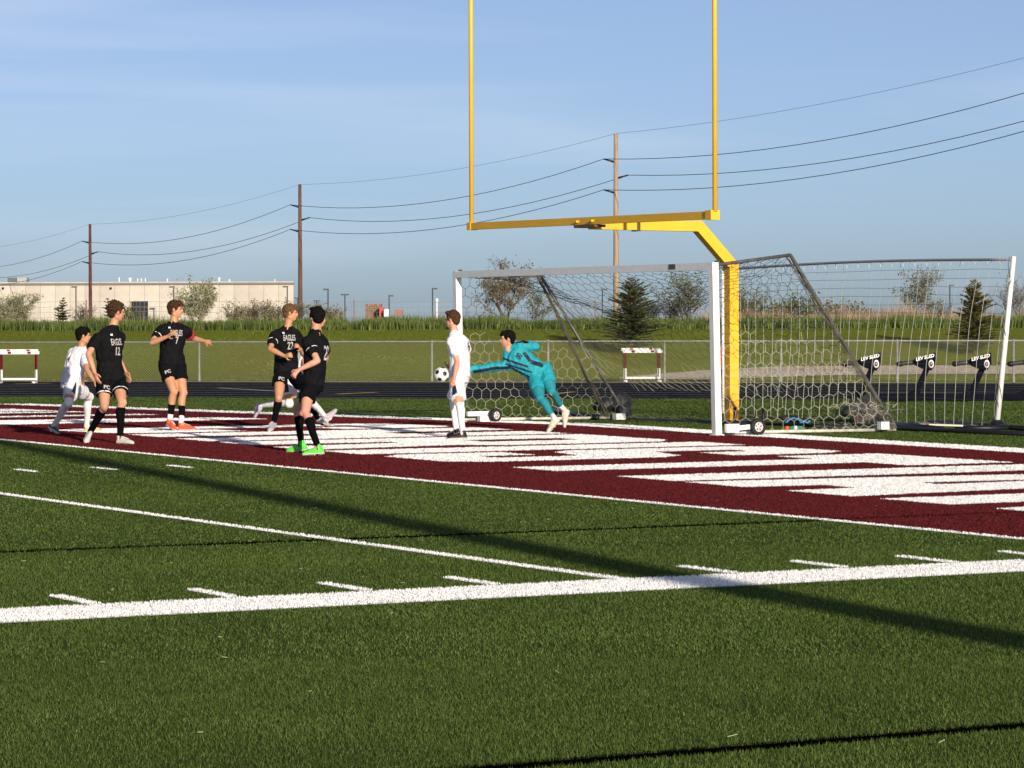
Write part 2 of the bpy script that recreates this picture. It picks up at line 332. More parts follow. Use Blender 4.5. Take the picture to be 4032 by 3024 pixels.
# ------------------------------------------------------------------ turf fibres standing up from the field
def inside(P, X, Y):
    r = np.zeros(len(X), bool); n = len(P)
    for i in range(n):
        x1, y1 = P[i]; x2, y2 = P[(i+1) % n]
        if y1 == y2: continue
        cnd = (y1 > Y) != (y2 > Y); r ^= cnd & (X < (x2-x1)*(Y-y1)/(y2-y1)+x1)
    return r
def fibres():
    bands = [(9.6, 16, 7000, .0042), (16, 24, 3300, .0068), (24, 34, 1600, .0095), (34, 50, 700, .013), (50, 78, 200, .022)]
    Ps = []
    NB = len(bands); bands += [(9.6, 16, 4000, .0060), (16, 24, 4000, .0075), (24, 34, 2200, .011), (34, 55, 1100, .015)]
    for bi, (d0, d1, rho, w) in enumerate(bands):
        wmax = .316*d1*1.04+6.4; n = int((d1-d0)*wmax*rho)                 # a strip wider than the view, thinning out at its sides
        d = d0+(d1-d0)*RNG.random(n); l = (RNG.random(n)-.5)*wmax; half = .158*1.04*d; over = np.abs(l)-half
        keep = (over < 3.2) & (RNG.random(n) > np.clip((over-1.4)/1.8, 0, 1)); d = d[keep]; l = l[keep]; n = len(d)
        Ps.append((d, l, np.full(n, w), np.full(n, bi >= NB)))
    d = np.concatenate([p[0] for p in Ps]); l = np.concatenate([p[1] for p in Ps]); w = np.concatenate([p[2] for p in Ps]); ex = np.concatenate([p[3] for p in Ps])
    X = CAM.x+HF.x*d+HR.x*l; Y = CAM.y+HF.y*d+HR.y*l
    ok = inside(turf_poly, X, Y) & (~ex | ((X > s_out-.01) & (X < 48.8))); X, Y, w, ex = X[ok], Y[ok], w[ok], ex[ok]; n = len(X)
    cls = np.zeros(n, int)                                          # 0 green 1 white 2 maroon 3 black
    inf = (X > 0) & (X < 48.77)
    cls[inf & (Y < -.10) & (Y > -VB)] = 2
    cls[(np.abs(X-BL1) < .05) & (Y > -VB)] = 3; cls[np.abs(X-BL2) < .06] = 3
    for o, hl in LETTER_POLYS:
        m_ = inside(o, X, Y)
        for h in hl: m_ &= ~inside(h, X, Y)
        cls[m_] = 1
    cls[inf & (Y <= 0) & (Y >= -.10)] = 1; cls[inf & (Y <= -VB) & (Y >= -VB-.80)] = 1
    cls[inf & (np.abs(Y-5*YD) < .05)] = 1; cls[(X <= 0) & (X >= s_out)] = 1
    for r_ in ticks+hashes: cls[(X > r_[0][0]) & (X < r_[1][0]) & (Y > r_[0][1]) & (Y < r_[2][1])] = 1
    kp = ~ex | (cls == 1) | ((cls == 2) & (w > .009)); X, Y, w, cls = X[kp], Y[kp], w[kp], cls[kp]; n = len(X)
    Z = np.where((X > 0) & (X < XC), CROWN*X, np.where(X >= XC, CROWN*np.maximum(2*XC-X, 0), 0))
    az = RNG.random(n)*2*np.pi; lean = RNG.normal(0, .8, n); h = RNG.uniform(.009, .020, n)
    Z = Z+np.where(cls > 0, .007, 0.0); h *= np.where(w > .009, .85, 1.0)
    names = ['green_turf_fibres', 'white_turf_fibres', 'maroon_turf_fibres', 'black_turf_fibres']
    mats = [mat('fibre_green', (.078, .124, .022), .6, .25, .55, trans=.25, spec=.12), mat('fibre_white', (.86, .86, .86), .7, .22, 22, trans=.08, spec=.1), mat('fibre_maroon', (.110, .014, .017), .7, trans=.15, spec=.12), mat('fibre_black', (.002, .002, .002), 1.0, spec=.0)]
    mats2 = [mat('fibre_olive', (.160, .205, .062), .6, .2, .8, trans=.25, spec=.12)]
    for k in range(4):
        for sub in range(2 if k == 0 else 1):
            sel = cls == k
            if k == 0: sel &= ((np.arange(n) % 5 == 0) == (sub == 1))
            x, y, z, a, le, hh, ww = X[sel], Y[sel], Z[sel], az[sel], lean[sel], h[sel], w[sel]; q = len(x)
            if not q: continue
            if k == 1: hh = hh*.8; le = le*.5
            dx = np.cos(a)*ww/2; dy = np.sin(a)*ww/2; tx = -np.sin(a)*np.sin(le)*hh+RNG.normal(0, .004, q); ty = np.cos(a)*np.sin(le)*hh+RNG.normal(0, .004, q)
            V = np.empty((q, 3, 3), np.float32)
            V[:, 0] = np.stack([x-dx, y-dy, z], 1); V[:, 1] = np.stack([x+dx, y+dy, z], 1); V[:, 2] = np.stack([x+tx, y+ty, z+hh], 1)
            me = bpy.data.meshes.new(names[k]); me.vertices.add(q*3); me.vertices.foreach_set('co', V.ravel())
            me.loops.add(q*3); me.loops.foreach_set('vertex_index', np.arange(q*3, dtype=np.int32))
            me.polygons.add(q); me.polygons.foreach_set('loop_start', np.arange(0, q*3, 3, dtype=np.int32)); me.polygons.foreach_set('loop_total', np.full(q, 3, np.int32))
            me.update(); me.materials.append(mats2[0] if sub else mats[k])
            o = bpy.data.objects.new(names[k], me); COL.objects.link(o)
            tag(o, ['short green artificial turf fibres covering the field', 'white painted turf fibres of lines and letters', 'maroon turf fibres of the end zone', 'black turf fibres of the thin black lines'][k], 'turf', kind='stuff')
            if sub: o['label'] = 'olive coloured fibres mixed into the green turf'
fibres()
# loose pale clippings on the turf
mb = MB()
for i in range(42):
    d = math.sqrt(random.random()*(30**2-10.8**2)+10.8**2); P = DL(d, (random.random()-.5)*.33*d); P.z = zg(P.x)+.02
    a = random.random()*6.28; ln = random.uniform(.012, .04); v = Vector((math.cos(a), math.sin(a), random.uniform(-.1, .35)))*ln
    mb.bar(P, P+v, .0028)
tag(mb.build('loose_fibres', mat('loose_fibre', (.34, .38, .20), .8)), 'pale loose fibres scattered on the green turf', 'fibres', kind='stuff')

# ------------------------------------------------------------------ terrain, track, fence line
gx = [-400, -60, -30, 60, 90, 98] + [100+.75*i for i in range(54)] + [142, 146, 150, 156, 165, 180, 200, 230, 300, 420, 700, 1500, 4000, 8000]
ly = [-6000, -1500, -500, -200, -120, -80] + [-60+2.0*i for i in range(61)] + [80, 120, 200, 500, 1500, 6000]
V = []; F = []
for d in gx:
    for l_ in ly:
        P = DL(d, l_, terr(d, l_) if d > 99 else 0); P.z -= .07 if d < 100.2 else .0
        V.append(tuple(P))
nl = len(ly)
for i in range(len(gx)-1):
    for j in range(nl-1): F.append((i*nl+j, i*nl+j+1, (i+1)*nl+j+1, (i+1)*nl+j))
me = bpy.data.meshes.new('ground'); me.from_pydata(V, [], [tuple(reversed(f)) for f in F]); me.update(); me.materials.append(GRASS)
me.polygons.foreach_set('use_smooth', [True]*len(me.polygons))
gr = bpy.data.objects.new('ground', me); COL.objects.link(gr); gr['kind'] = 'structure'
fix_normals(me)
if me.polygons[0].normal.z < 0: me.flip_normals()

F0, F1 = G(785, 1502), G(4010, 1507)
F0.z = F1.z = 0; fdir = (F1-F0).normalized(); fnor = Vector((-fdir.y, fdir.x, 0))
if fnor.dot(HF) < 0: fnor = -fnor
FA = F0-fdir*55; FB = F1+fdir*40
def q2(a, b): return (a.x, a.y)
far0 = FA-fnor*1.25; far1 = FB-fnor*1.25
track = conform([[(T0.x, T0.y), (T1.x, T1.y), (far1.x, far1.y), (far0.x, far0.y)]], -.004, 'running_track', TRACKM)
strip = conform([[(far0.x, far0.y), (far1.x, far1.y), (FB.x+fnor.x*.3, FB.y+fnor.y*.3), (FA.x+fnor.x*.3, FA.y+fnor.y*.3)]], .01, 'concrete_edge', CONC)
for k in range(9):
    f = .05+k*.108
    a0 = T0.lerp(far0, f); a1 = T1.lerp(far1, f); n_ = (far0-T0).normalized()*.07
    conform([[(a0.x-n_.x, a0.y-n_.y), (a1.x-n_.x, a1.y-n_.y), (a1.x+n_.x, a1.y+n_.y), (a0.x+n_.x, a0.y+n_.y)]], .0, 'lane_line', LANE)
# a few faded yellow exchange marks and a diagonal break line on the track
for (xa, ya, xb, yb, wd, cm) in [(860, 1528, 1240, 1548, .09, LANE), (1330, 1552, 1480, 1545, .12, YELLOW_SCUFF), (3350, 1545, 3800, 1547, .08, YELLOW_SCUFF), (2140, 1556, 2260, 1543, .08, YELLOW_SCUFF), (60, 1512, 200, 1509, .12, YELLOW_SCUFF)]:
    a0 = G(xa, ya); a1 = G(xb, yb); dn = (a1-a0).normalized(); n_ = Vector((-dn.y, dn.x, 0))*wd
    conform([[(a0.x-n_.x, a0.y-n_.y), (a1.x-n_.x, a1.y-n_.y), (a1.x+n_.x, a1.y+n_.y), (a0.x+n_.x, a0.y+n_.y)]], .004, 'track_mark', cm)
# gravel path on the bank beyond the fence
up_ = [(2440, 1487), (2600, 1474), (2760, 1461), (3000, 1448), (3200, 1443), (3600, 1441), (4032, 1441), (4500, 1441)]
lo_ = [(2440, 1494), (2600, 1495), (2760, 1497), (3000, 1489), (3200, 1481), (3600, 1476), (4032, 1474), (4500, 1474)]
V = []; F = []
for (a, b), (a2, b2) in zip(up_, lo_):
    for t in np.linspace(0, 1, 7):
        P = TP(a+(a2-a)*t, b+(b2-b)*t, 98.5); P.z = tz(P)+.02; V.append(tuple(P))
for i in range(len(up_)-1):
    for j in range(6): F.append((i*7+j, i*7+j+1, (i+1)*7+j+1, (i+1)*7+j))
me = bpy.data.meshes.new('gravel_path'); me.from_pydata(V, [], F); me.materials.append(GRAVEL); fix_normals(me)
o = bpy.data.objects.new('gravel_path', me); COL.objects.link(o); o['kind'] = 'structure'

# chain link fence
fence = thing('chain_link_fence', 'long low grey chain link fence between the black track and the grass bank', 'fence', F0)
FH = 1.22
mb = MB(); mb.tube([FA+Vector((0, 0, FH)), FB+Vector((0, 0, FH))], .026, 8); mb.build('top_rail', GALV, fence)
i = 0; xs = [785+(458*k) for k in range(-3, 9)]
pm = None
for xx in xs:
    P = at(xx, 1503, 97); t = (P-FA).dot(fdir)
    # where the fence line crosses that view ray
    d = dirpx(xx, 1503); A = np.array([[d.x, -fdir.x], [d.y, -fdir.y]]); s_, t_ = np.linalg.solve(A, [FA.x-CAM.x, FA.y-CAM.y]); P = FA+fdir*t_
    mb = MB(); mb.tube([P+Vector((0, 0, -.05)), P+Vector((0, 0, .16)), P+Vector((0, 0, .18)), P+Vector((0, 0, FH+.0))], [.045, .042, .033, .033], 8); mb.tube([P+Vector((0, 0, FH)), P+Vector((0, 0, FH+.05))], [.04, .02], 8)
    mb.build('post', GALV, fence)
mb = MB(); Lf = (FB-FA).length; lo0 = (F0-FA).length-14; sp = .085; x = lo0
while x < Lf-20:
    for sg in (1, -1):
        a = FA+fdir*x+Vector((0, 0, .04)); b = FA+fdir*(x+sg*(FH-.06))+Vector((0, 0, FH-.02)); off = fnor*(-.035+.006*sg)
        mb.tube([a+off, b+off], .0024, 3, cap=False)
    x += sp
mesh_o = mb.build('wire_mesh', WIRE, fence)

# ------------------------------------------------------------------ tall grass along the top of the bank, tufts below
def grass_band(name, n, d0, d1, l0, l1, h0, h1, w, m, label, pw=1.0, lab_cat='grass', base=-.02):
    V = np.zeros((n, 5, 3)); 
    for i in range(n):
        d = d0+(d1-d0)*random.random()**pw; l_ = random.uniform(l0, l1); z = terr(d, l_)+base
        cl = .72+.55*noise.noise(Vector((l_*.55, d*.3, 1)))+.25*noise.noise(Vector((l_*2.3, d, 5)))
        h = random.uniform(h0, h1)*max(cl, .35); P = DL(d, l_, z); a = random.uniform(0, 6.28); wv = Vector((math.cos(a), math.sin(a), 0))*w*random.uniform(.6, 1.3)
        ln = Vector((random.gauss(0, .16), random.gauss(0, .16), 0))*h
        V[i] = [P-wv, P+wv, P+wv*.7+ln*.35+Vector((0, 0, h*.55)), P-wv*.7+ln*.35+Vector((0, 0, h*.55)), P+ln+Vector((0, 0, h))]
    idx = np.arange(n)[:, None]*5
    F = np.concatenate([idx+np.array([0, 1, 2, 3]), ], 1).tolist(); F2 = (idx+np.array([3, 2, 4])).tolist()
    me = bpy.data.meshes.new(name); me.from_pydata(V.reshape(-1, 3).tolist(), [], F+F2); me.materials.append(m)
    o = bpy.data.objects.new(name, me); COL.objects.link(o); return tag(o, label, lab_cat, kind='stuff')
TG1 = mat('tall_grass', (.11, .165, .028), .7, .45, .6, trans=.3); TG2 = mat('tall_grass_yellow', (.23, .26, .065), .7, .35, .8, trans=.3)
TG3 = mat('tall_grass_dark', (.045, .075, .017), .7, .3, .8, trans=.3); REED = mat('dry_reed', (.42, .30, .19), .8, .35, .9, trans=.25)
grass_band('tall_grass', 34000, 120.4, 129, -27, 27, .36, .58, .014, TG1, 'tall green grass along the top of the bank')
grass_band('tall_grass', 12000, 120.2, 128, -27, 27, .30, .60, .012, TG2, 'yellowish blades among the tall grass on the bank')
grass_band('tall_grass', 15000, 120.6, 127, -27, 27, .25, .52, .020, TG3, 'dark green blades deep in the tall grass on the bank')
grass_band('dry_reeds', 9000, 128, 134, 7.5, 27, .6, 1.25, .014, REED, 'tan dry reeds behind the tall grass on the right')
grass_band('dry_reeds', 1500, 127, 133, -27, 8, .5, .95, .012, REED, 'sparse tan stalks behind the tall grass on the left')
grass_band('fence_grass', 4200, 99.9, 100.9, -20, 24, .05, .16, .012, mat('rough_grass', (.13, .14, .04), .8, .3, 2, trans=.2), 'rough grass along the foot of the chain link fence')
grass_band('mown_grass_blades', 18000, 101, 121, -22, 22, .03, .07, .03, mat('mown_blades', (.185, .210, .032), .9, .35, .25, trans=.25, spec=.03), 'short mown grass on the slope of the bank')

# ------------------------------------------------------------------ trees and shrubs
def leaf_mesh(pts, size, m, name, parent, flat=.5):
    n = len(pts); V = []; F = []
    for i, P in enumerate(pts):
        a = Vector((random.gauss(0, 1), random.gauss(0, 1), random.gauss(0, 1))).normalized(); b = a.orthogonal().normalized(); b.rotate(Matrix.Rotation(random.random()*6.28, 3, a))
        s_ = size*random.uniform(.5, 1.4); c_ = a.cross(b)
        k = len(V); V += [P-b*s_, P+c_*s_*flat, P+b*s_, P-c_*s_*flat]; F.append((k, k+1, k+2, k+3))
    me = bpy.data.meshes.new(name); me.from_pydata([tuple(v) for v in V], [], F); me.materials.append(m)
    o = bpy.data.objects.new(name, me); return link(o, parent)
def broad_tree(name, label, base, h, width, leaves, leafm, barkm, size=.05, stems=1, seed=1, bare=.15, group=None, cat='tree', up=.55, levels=4, gap=.35):
    rnd = random.Random(seed); t = thing(name, label, cat, base, group); mb = MB(); tips = []
    def grow(P, d, ln, r, lev):
        pts = [P]; dd = d.copy()
        for k in range(3):
            dd = (dd+Vector((rnd.gauss(0, .14), rnd.gauss(0, .14), .08))).normalized(); pts.append(pts[-1]+dd*ln/3)
        mb.tube(pts if lev < 3 else [pts[0], pts[-1]], [r, r*.9, r*.75, r*.6] if lev < 3 else [r, r*.5], 5 if lev < 2 else 3, cap=False)
        if lev >= 2: tips.extend(pts[1:])
        elif lev == 1: tips.extend(pts[2:])
        if lev < levels:
            for k in range(rnd.choice((3, 3, 4)) if lev else rnd.choice((7, 8))):
                f = rnd.uniform(.3, 1) if lev else rnd.uniform(.08, 1)
                q = pts[0].lerp(pts[-1], f) if f < 1 else pts[-1]; a = rnd.random()*6.28
                nd = (dd*up+Vector((math.cos(a), math.sin(a), rnd.uniform(-.1, .6)))*(width/h)).normalized()
                grow(pts[min(3, int(f*3))].lerp(pts[min(3, int(f*3)+1)], f*3 % 1), nd, ln*rnd.uniform(.5, .72), r*.5, lev+1)
    for k in range(stems):
        a = 6.28*k/stems+rnd.random(); sp_ = 0 if stems == 1 else .35
        grow(base+Vector((math.cos(a), math.sin(a), 0))*.05*(stems > 1), Vector((math.cos(a)*sp_, math.sin(a)*sp_, 1)).normalized(), h*.55, h*.009+.010, 0)
    zs = [q.z for q in tips]; zt = max(zs); zs_ = sorted(zs)
    sc_ = (h)/(zt-base.z); 
    tb = mb.v; mb.v = [tuple(base+(Vector(q)-base)*sc_) for q in tb]; tips = [base+(q-base)*sc_ for q in tips]
    mb.build('trunk', barkm, t)
    if leaves:
        random.seed(seed); pts = []
        cl = [q for q in tips if noise.noise(q*1.4) > -gap]
        for i in range(leaves):
            q = random.choice(cl); pts.append(q+Vector((random.gauss(0, 1), random.gauss(0, 1), random.gauss(0, 1)))*size*1.6)
        leaf_mesh(pts, size, leafm, 'crown', t)
    return t
def spruce(label, base, h, width, seed, m, group=None, n_whorl=26, name='spruce_tree', thin=1.0):
    rnd = random.Random(seed); random.seed(seed); t = thing(name, label, 'tree', base, group)
    mb = MB(); mb.tube([base-Vector((0, 0, .1)), base+Vector((0, 0, h*.5)), base+Vector((0, 0, h*.98))], [h*.02+.02, h*.013+.01, .008], 6)
    V = []; F = []
    for w in range(n_whorl):
        f = w/(n_whorl-1); z = h*(.06+.92*f); R = width/2*(1-f)**.75*min(1, .62+f*2.6)*(.72+.42*rnd.random())+.08
        for k in range(rnd.choice((7, 8, 9)) if f < .85 else 5):
            a = rnd.random()*6.28; r_ = R*rnd.uniform(.55, 1.12); tilt = .05+.55*f; d = Vector((math.cos(a), math.sin(a), tilt)).normalized()
            A = base+Vector((0, 0, z)); mb.tube([A, A+d*r_*.6, A+d*r_+Vector((0, 0, .04*r_))], [.012, .008, .004], 3, cap=False)
            nseg = max(3, int(r_/.055))
            for s_ in range(1, nseg+1):
                q = A+d*r_*(s_/nseg); tw = .16*(1-.35*s_/nseg)*min(1, r_*2.2)+.04
                for side in (-1, 1, 0):
                    if rnd.random() > thin: continue
                    e = (d.cross(Vector((0, 0, 1))).normalized()*side+d*.75+Vector((0, 0, rnd.uniform(-.18, .25)))).normalized()
                    u = Vector((rnd.gauss(0, .5), rnd.gauss(0, .5), 1)).normalized().cross(e).normalized()
                    k0 = len(V); L2 = tw*rnd.uniform(.7, 1.25); wd = .017+L2*.10
                    V += [q-u*wd*.5, q+e*L2*.5-u*wd, q+e*L2, q+e*L2*.5+u*wd]; F.append((k0, k0+1, k0+2, k0+3))
    mb.build('trunk', mat('spruce_bark', (.16, .10, .07), .9), t)
    me = bpy.data.meshes.new('crown'); me.from_pydata([tuple(v) for v in V], [], F); me.materials.append(m); link(bpy.data.objects.new('crown', me), t)
    return t
BARK = mat('bark', (.13, .10, .075), .9, .3, 10); BARKG = mat('bark_grey', (.26, .23, .19), .9, .3, 10)
NEED = mat('spruce_needles', (.115, .135, .055), .6, .35, 7, trans=.15); NEED2 = mat('spruce_needles_green', (.16, .155, .04), .6, .35, 7, trans=.15)
LV1 = mat('sparse_leaf', (.25, .24, .12), .7, .3, 8, trans=.3); LV2 = mat('pale_leaf', (.34, .34, .18), .7, .3, 8, trans=.35); LV3 = mat('brown_leaf', (.20, .16, .085), .7, .4, 5, trans=.25); LV4 = mat('leaf_green', (.125, .155, .055), .7, .4, 5, trans=.25)
def onbank(px, py): P = TP(px, py); P.z = tz(P); return P
def atd(px, d): v = CAM+dirpx(px, 1288)*d; v.z = tz(v); return v
def hgt(P, py): return (1290-py)/FPX*depth(P)+CAM.z-P.z
P = onbank(2488, 1392); spruce('stout dark spruce on the bank seen through the middle of the near goal net', P, hgt(P, 1096), 2.75, 3, NEED, n_whorl=30)
P = onbank(3838, 1392); spruce('olive green spruce on the bank to the left of the leaning white pole', P, hgt(P, 1108), 2.1, 5, NEED2, n_whorl=32)
P = atd(775, 131); broad_tree('leafy_tree', 'pale leafy tree rising in front of the white warehouse wall', P, hgt(P, 1072), 1.5, 3800, LV2, BARKG, .045, 3, 4, gap=.5, up=.8)
P = atd(1990, 128); broad_tree('sparse_tree', 'sparse brown leaved tree behind the left corner of the near goal', P, hgt(P, 1010), 2.2, 3000, LV3, BARK, .05, 3, 9, gap=.4, up=.6)
P = atd(2120, 133); broad_tree('small_tree', 'small leafy sapling to the right of the sparse brown tree', P, hgt(P, 1135), 1.0, 700, LV4, BARK, .045, 2, 12)
P = atd(2700, 130); broad_tree('sparse_tree', 'wide spreading sparse tree beside the right goal post', P, hgt(P, 1048), 2.6, 1300, LV4, BARK, .05, 4, 15, gap=.25, up=.45)
P = atd(2905, 134); broad_tree('sparse_tree', 'thin leafy tree just right of the yellow post', P, hgt(P, 1075), 1.1, 450, LV4, BARK, .045, 2, 17)
P = atd(3610, 132); broad_tree('leafy_tree', 'airy grey green tree behind the second net', P, hgt(P, 1052), 1.5, 2500, mat('grey_leaf', (.20, .21, .13), .7, .3, 6, trans=.3), BARKG, .045, 2, 21, gap=.45, up=.75)
P = atd(4000, 130); broad_tree('bare_tree', 'bare twiggy tree at the right edge behind the leaning pole', P, hgt(P, 1075), 1.8, 500, LV1, BARK, .035, 3, 23, up=.6, levels=4)
P = atd(70, 128); broad_tree('bushy_willow', 'pale bushy willow at the left edge before the warehouse', P, hgt(P, 1150), 2.1, 3200, LV2, BARKG, .04, 7, 27, cat='bush', up=.7, levels=3)
P = atd(10, 126); broad_tree('bushy_willow', 'low pale willow cut by the left edge of the picture', P, hgt(P, 1180), 1.4, 1200, LV2, BARKG, .04, 5, 28, cat='bush', up=.7, levels=3)
P = atd(248, 130); spruce('small grey green fir left of the maroon utility pole', P, hgt(P, 1172), .75, 31, NEED, n_whorl=12, name='young_fir')
P = atd(425, 132); spruce('small dark fir behind the head of player twelve', P, hgt(P, 1175), .7, 33, NEED, n_whorl=10, name='young_fir')
P = atd(490, 132); broad_tree('dark_bush', 'low dark bush beside the dark dock door', P, hgt(P, 1190), 1.6, 900, LV4, BARK, .05, 4, 34, cat='bush', levels=3)
P = atd(330, 132); broad_tree('brown_bush', 'reddish twiggy bush at the foot of the maroon pole', P, hgt(P, 1180), 1.0, 260, REED, BARK, .03, 6, 36, cat='bush', levels=3)
bl = ['grey brown bush left of the second lamp', 'tallest grey brown bush of the hedge behind player twenty two', 'grey brown bush between the hedge top and the tall brown pole', 'twiggy bush behind the brown utility pole', 'low bush right of the brown utility pole', 'small low bush nearest the thin lamp posts']
for k, (px, py, w_) in enumerate([(930, 1175, 1.1), (1000, 1168, 1.3), (1075, 1180, 1.1), (1150, 1178, 1.0), (1245, 1182, 1.4), (1310, 1200, 1.0)]):
    P = atd(px, 131+k % 2); broad_tree('hedge_bush', bl[k], P, hgt(P, py), w_, 900, LV3 if k % 2 else LV1, BARK, .04, 6, 40+k, cat='bush', levels=3, group='bushes behind the tall grass')
for k, (px, py, w_, lb) in enumerate([(2650, 1165, 1.3, 'thin bush between the spruce and the right goal post'), (2560, 1160, 1.0, 'thin bare shrub close to the right of the near spruce'), (3700, 1180, 1.4, 'low bush right of the airy grey green tree')]):
    P = atd(px, 132); broad_tree('thin_shrub', lb, P, hgt(P, py), w_, 260, LV1, BARK, .035, 5, 60+k, cat='bush', levels=3)
# far treeline on the right, 300 m away
far_l = ['dark round far tree right of the yellow post', 'reddish far trees low on the horizon', 'dark far tree behind the first goal brace', 'brown far trees left of the second net middle', 'brown far trees at the end of the far row', 'slender far tree between two round ones', 'low red brown far thicket']
for k, (px, py, w_, m_) in enumerate([(2970, 1156, 2.2, LV4), (3015, 1184, 3, LV3), (3160, 1150, 2.6, LV4), (3290, 1184, 3.4, LV3), (3380, 1186, 3.6, LV3), (3078, 1158, .8, LV4), (3225, 1196, 2.4, LV3)]):
    P = atd(px, 300+k*3); broad_tree('far_tree', far_l[k], P, hgt(P, py), w_, 900, m_, BARK, .17, 3, 80+k, gap=.9, levels=3, up=.4, group='trees on the horizon behind the nets')

# ------------------------------------------------------------------ utility poles and wires
poles = [(149.5, 29.3, 15.55), (200, 6.46, 13.6), (250.5, -16.38, 12.75), (301, -39.22, 11.35), (351.5, -62, 10.2)]
wires_pts = []
lab = ['utility pole', 'pale wooden utility pole seen through the near goal', 'brown wooden utility pole left of centre', 'dark maroon brown utility pole before the warehouse', 'utility pole']
for k, (d, l_, top) in enumerate(poles):
    B = DL(d, l_, -.3); vis = 1 <= k <= 3
    arms = [(.46, -1), (.86, 1), (1.30, -1)]; sc_ = top/13.6*1.0
    zt = [top-.05, top-1.45 if k else top-1.5, top-2.45, top-3.35]
    tops = [B+Vector((0, 0, zt[0]+.35))]
    if vis:
        t = thing('utility_pole', lab[k], 'utility pole', B, None); t['group'] = 'utility poles along the far road'
        mb = MB(); mb.tube([B, B+Vector((0, 0, top*.5+.15)), B+Vector((0, 0, top+.3))], [.20, .17, .13], 8); mb.build('pole', WOODL if k == 1 else (WOOD if k == 2 else mat('pole_maroon', (.10, .035, .035), .8, .3, 3)), t)
    for z_, sd_ in zip(zt[1:], (-1, 1, -1)):
        A = B+Vector((0, 0, z_)); E_ = A+HR*sd_*.75+Vector((0, 0, .18))
        tops.append(E_)
        if vis:
            mb = MB(); mb.tube([A+HR*sd_*.12, E_], [.075, .05], 6); ar = mb.build('insulator_arm', BLACKM, t)
    wires_pts.append(tops)
WM = mat('wire_dark', (.05, .055, .07), .5)
wl = ['thin top static wire over the field sky', 'upper power line strung between the poles', 'middle power line strung between the poles', 'lowest power line strung between the poles']
for w in range(4):
    mb = MB()
    for k in range(len(poles)-1):
        A = wires_pts[k][w]; B = wires_pts[k+1][w]; pts = []
        sag = (.7 if w == 0 else 1.25)
        for i in range(17):
            f = i/16; q = A.lerp(B, f); q.z -= sag*4*f*(1-f); pts.append(q)
        mb.tube(pts, (.009 if w == 0 else .020), 4, cap=False)
    tag(mb.build('power_line', WM), wl[w], 'power line')

# ------------------------------------------------------------------ warehouse and far things
BD = 330.0
bl_ = at(-700, 1292, BD); br_ = at(1157, 1290, BD); bx = (br_-bl_); bx.z = 0; bl_.z = br_.z = -.3; Lb = bx.length; bx.normalize(); bn_ = Vector((bx.y, -bx.x, 0))
if bn_.dot(HF) > 0: bn_ = -bn_
ztop = at(500, 1110, BD).z
B0 = thing('warehouse', 'long low cream concrete warehouse with flat roof behind the bank', 'building', bl_)
mb = MB(); e0 = bl_+bx*.1-bn_*.2; e1 = br_-bx*.1-bn_*.2; bk1 = e1+(e1-CAM).normalized()*60-bx*2; bk0 = e0-bn_*60
mb.loft([[Vector((q.x, q.y, z_)) for q in (e0, e1, bk1, bk0)] for z_ in (-.4, ztop-.05)]); mb.sm = [False]*len(mb.sm); mb.build('wall_core', mat('wall_core', (.30, .27, .22), .9), B0)
CP = [mat('cast_panel_%s' % s, c_, .85, .10, .8, bump=.1) for s, c_ in (('cream', (.50, .455, .40)), ('beige', (.47, .42, .37)), ('light', (.52, .48, .425)))]
pw = 1.52; npn = int(Lb/pw); proto = {}
for k in range(npn):
    m_ = CP[0 if k % 7 in (0, 1, 4) else (1 if k % 5 in (2, 3) else 2)]
    key = m_.name
    c0 = br_-bx*(pw*(k+.5))
    px_c = 2016+FPX*((c0-CAM).dot(RT)/depth(c0))
    door = 520 < px_c < 586
    zb = at(500, 1187, BD).z if door else -.3
    if key not in proto or door:
        mbp = MB(); mbp.box((0, 0, (ztop-zb)/2), (bx, bn_, (0, 0, 1)), (pw/2-.012, .12, (ztop-zb)/2)); me = mbp.mesh('concrete_panel'); me.materials.append(m_)
        if not door: proto[key] = me
    else: me = proto[key]
    o = bpy.data.objects.new('concrete_panel', me); o.location = (c0.x, c0.y, zb); link(o)
    o.parent = B0; o.matrix_parent_inverse = parent_inv(B0)
mb = MB(); mb.box(br_-bx*Lb/2+bn_*.05+Vector((0, 0, ztop+.10)), (bx, bn_, (0, 0, 1)), (Lb/2+.05, .25, .10)); mb.build('roof_trim', mat('roof_trim', (.16, .15, .15), .6), B0)
dc = at(553, 1207, BD-.3); mb = MB(); hw = 30/FPX*BD; mb.box(Vector((dc.x, dc.y, dc.z-1.0))+bn_*(-.0), (bx, bn_, (0, 0, 1)), (hw, .05, 1.55)); dd_ = mb.build('dock_door', mat('dark_glass', (.015, .018, .022), .15), B0)
mb = MB()
for f in (-.5, 0, .5): mb.box(Vector((dc.x, dc.y, dc.z-1.0))+bx*hw*f+bn_*.06, (bx, bn_, (0, 0, 1)), (.03, .03, 1.5))
mb.box(Vector((dc.x, dc.y, dc.z-.1))+bn_*.06, (bx, bn_, (0, 0, 1)), (hw, .03, .03)); mb.build('door_frame', mat('dark_frame', (.06, .06, .065), .5), dd_)
for px_ in (12, 436, 844):
    c0 = at(px_, 1135, BD-.35); mb = MB(); mb.ell(c0, (bx, bn_, (0, 0, 1)), (.13, .12, .12), 8, 6); mb.build('wall_lamp', BLACKM, B0)
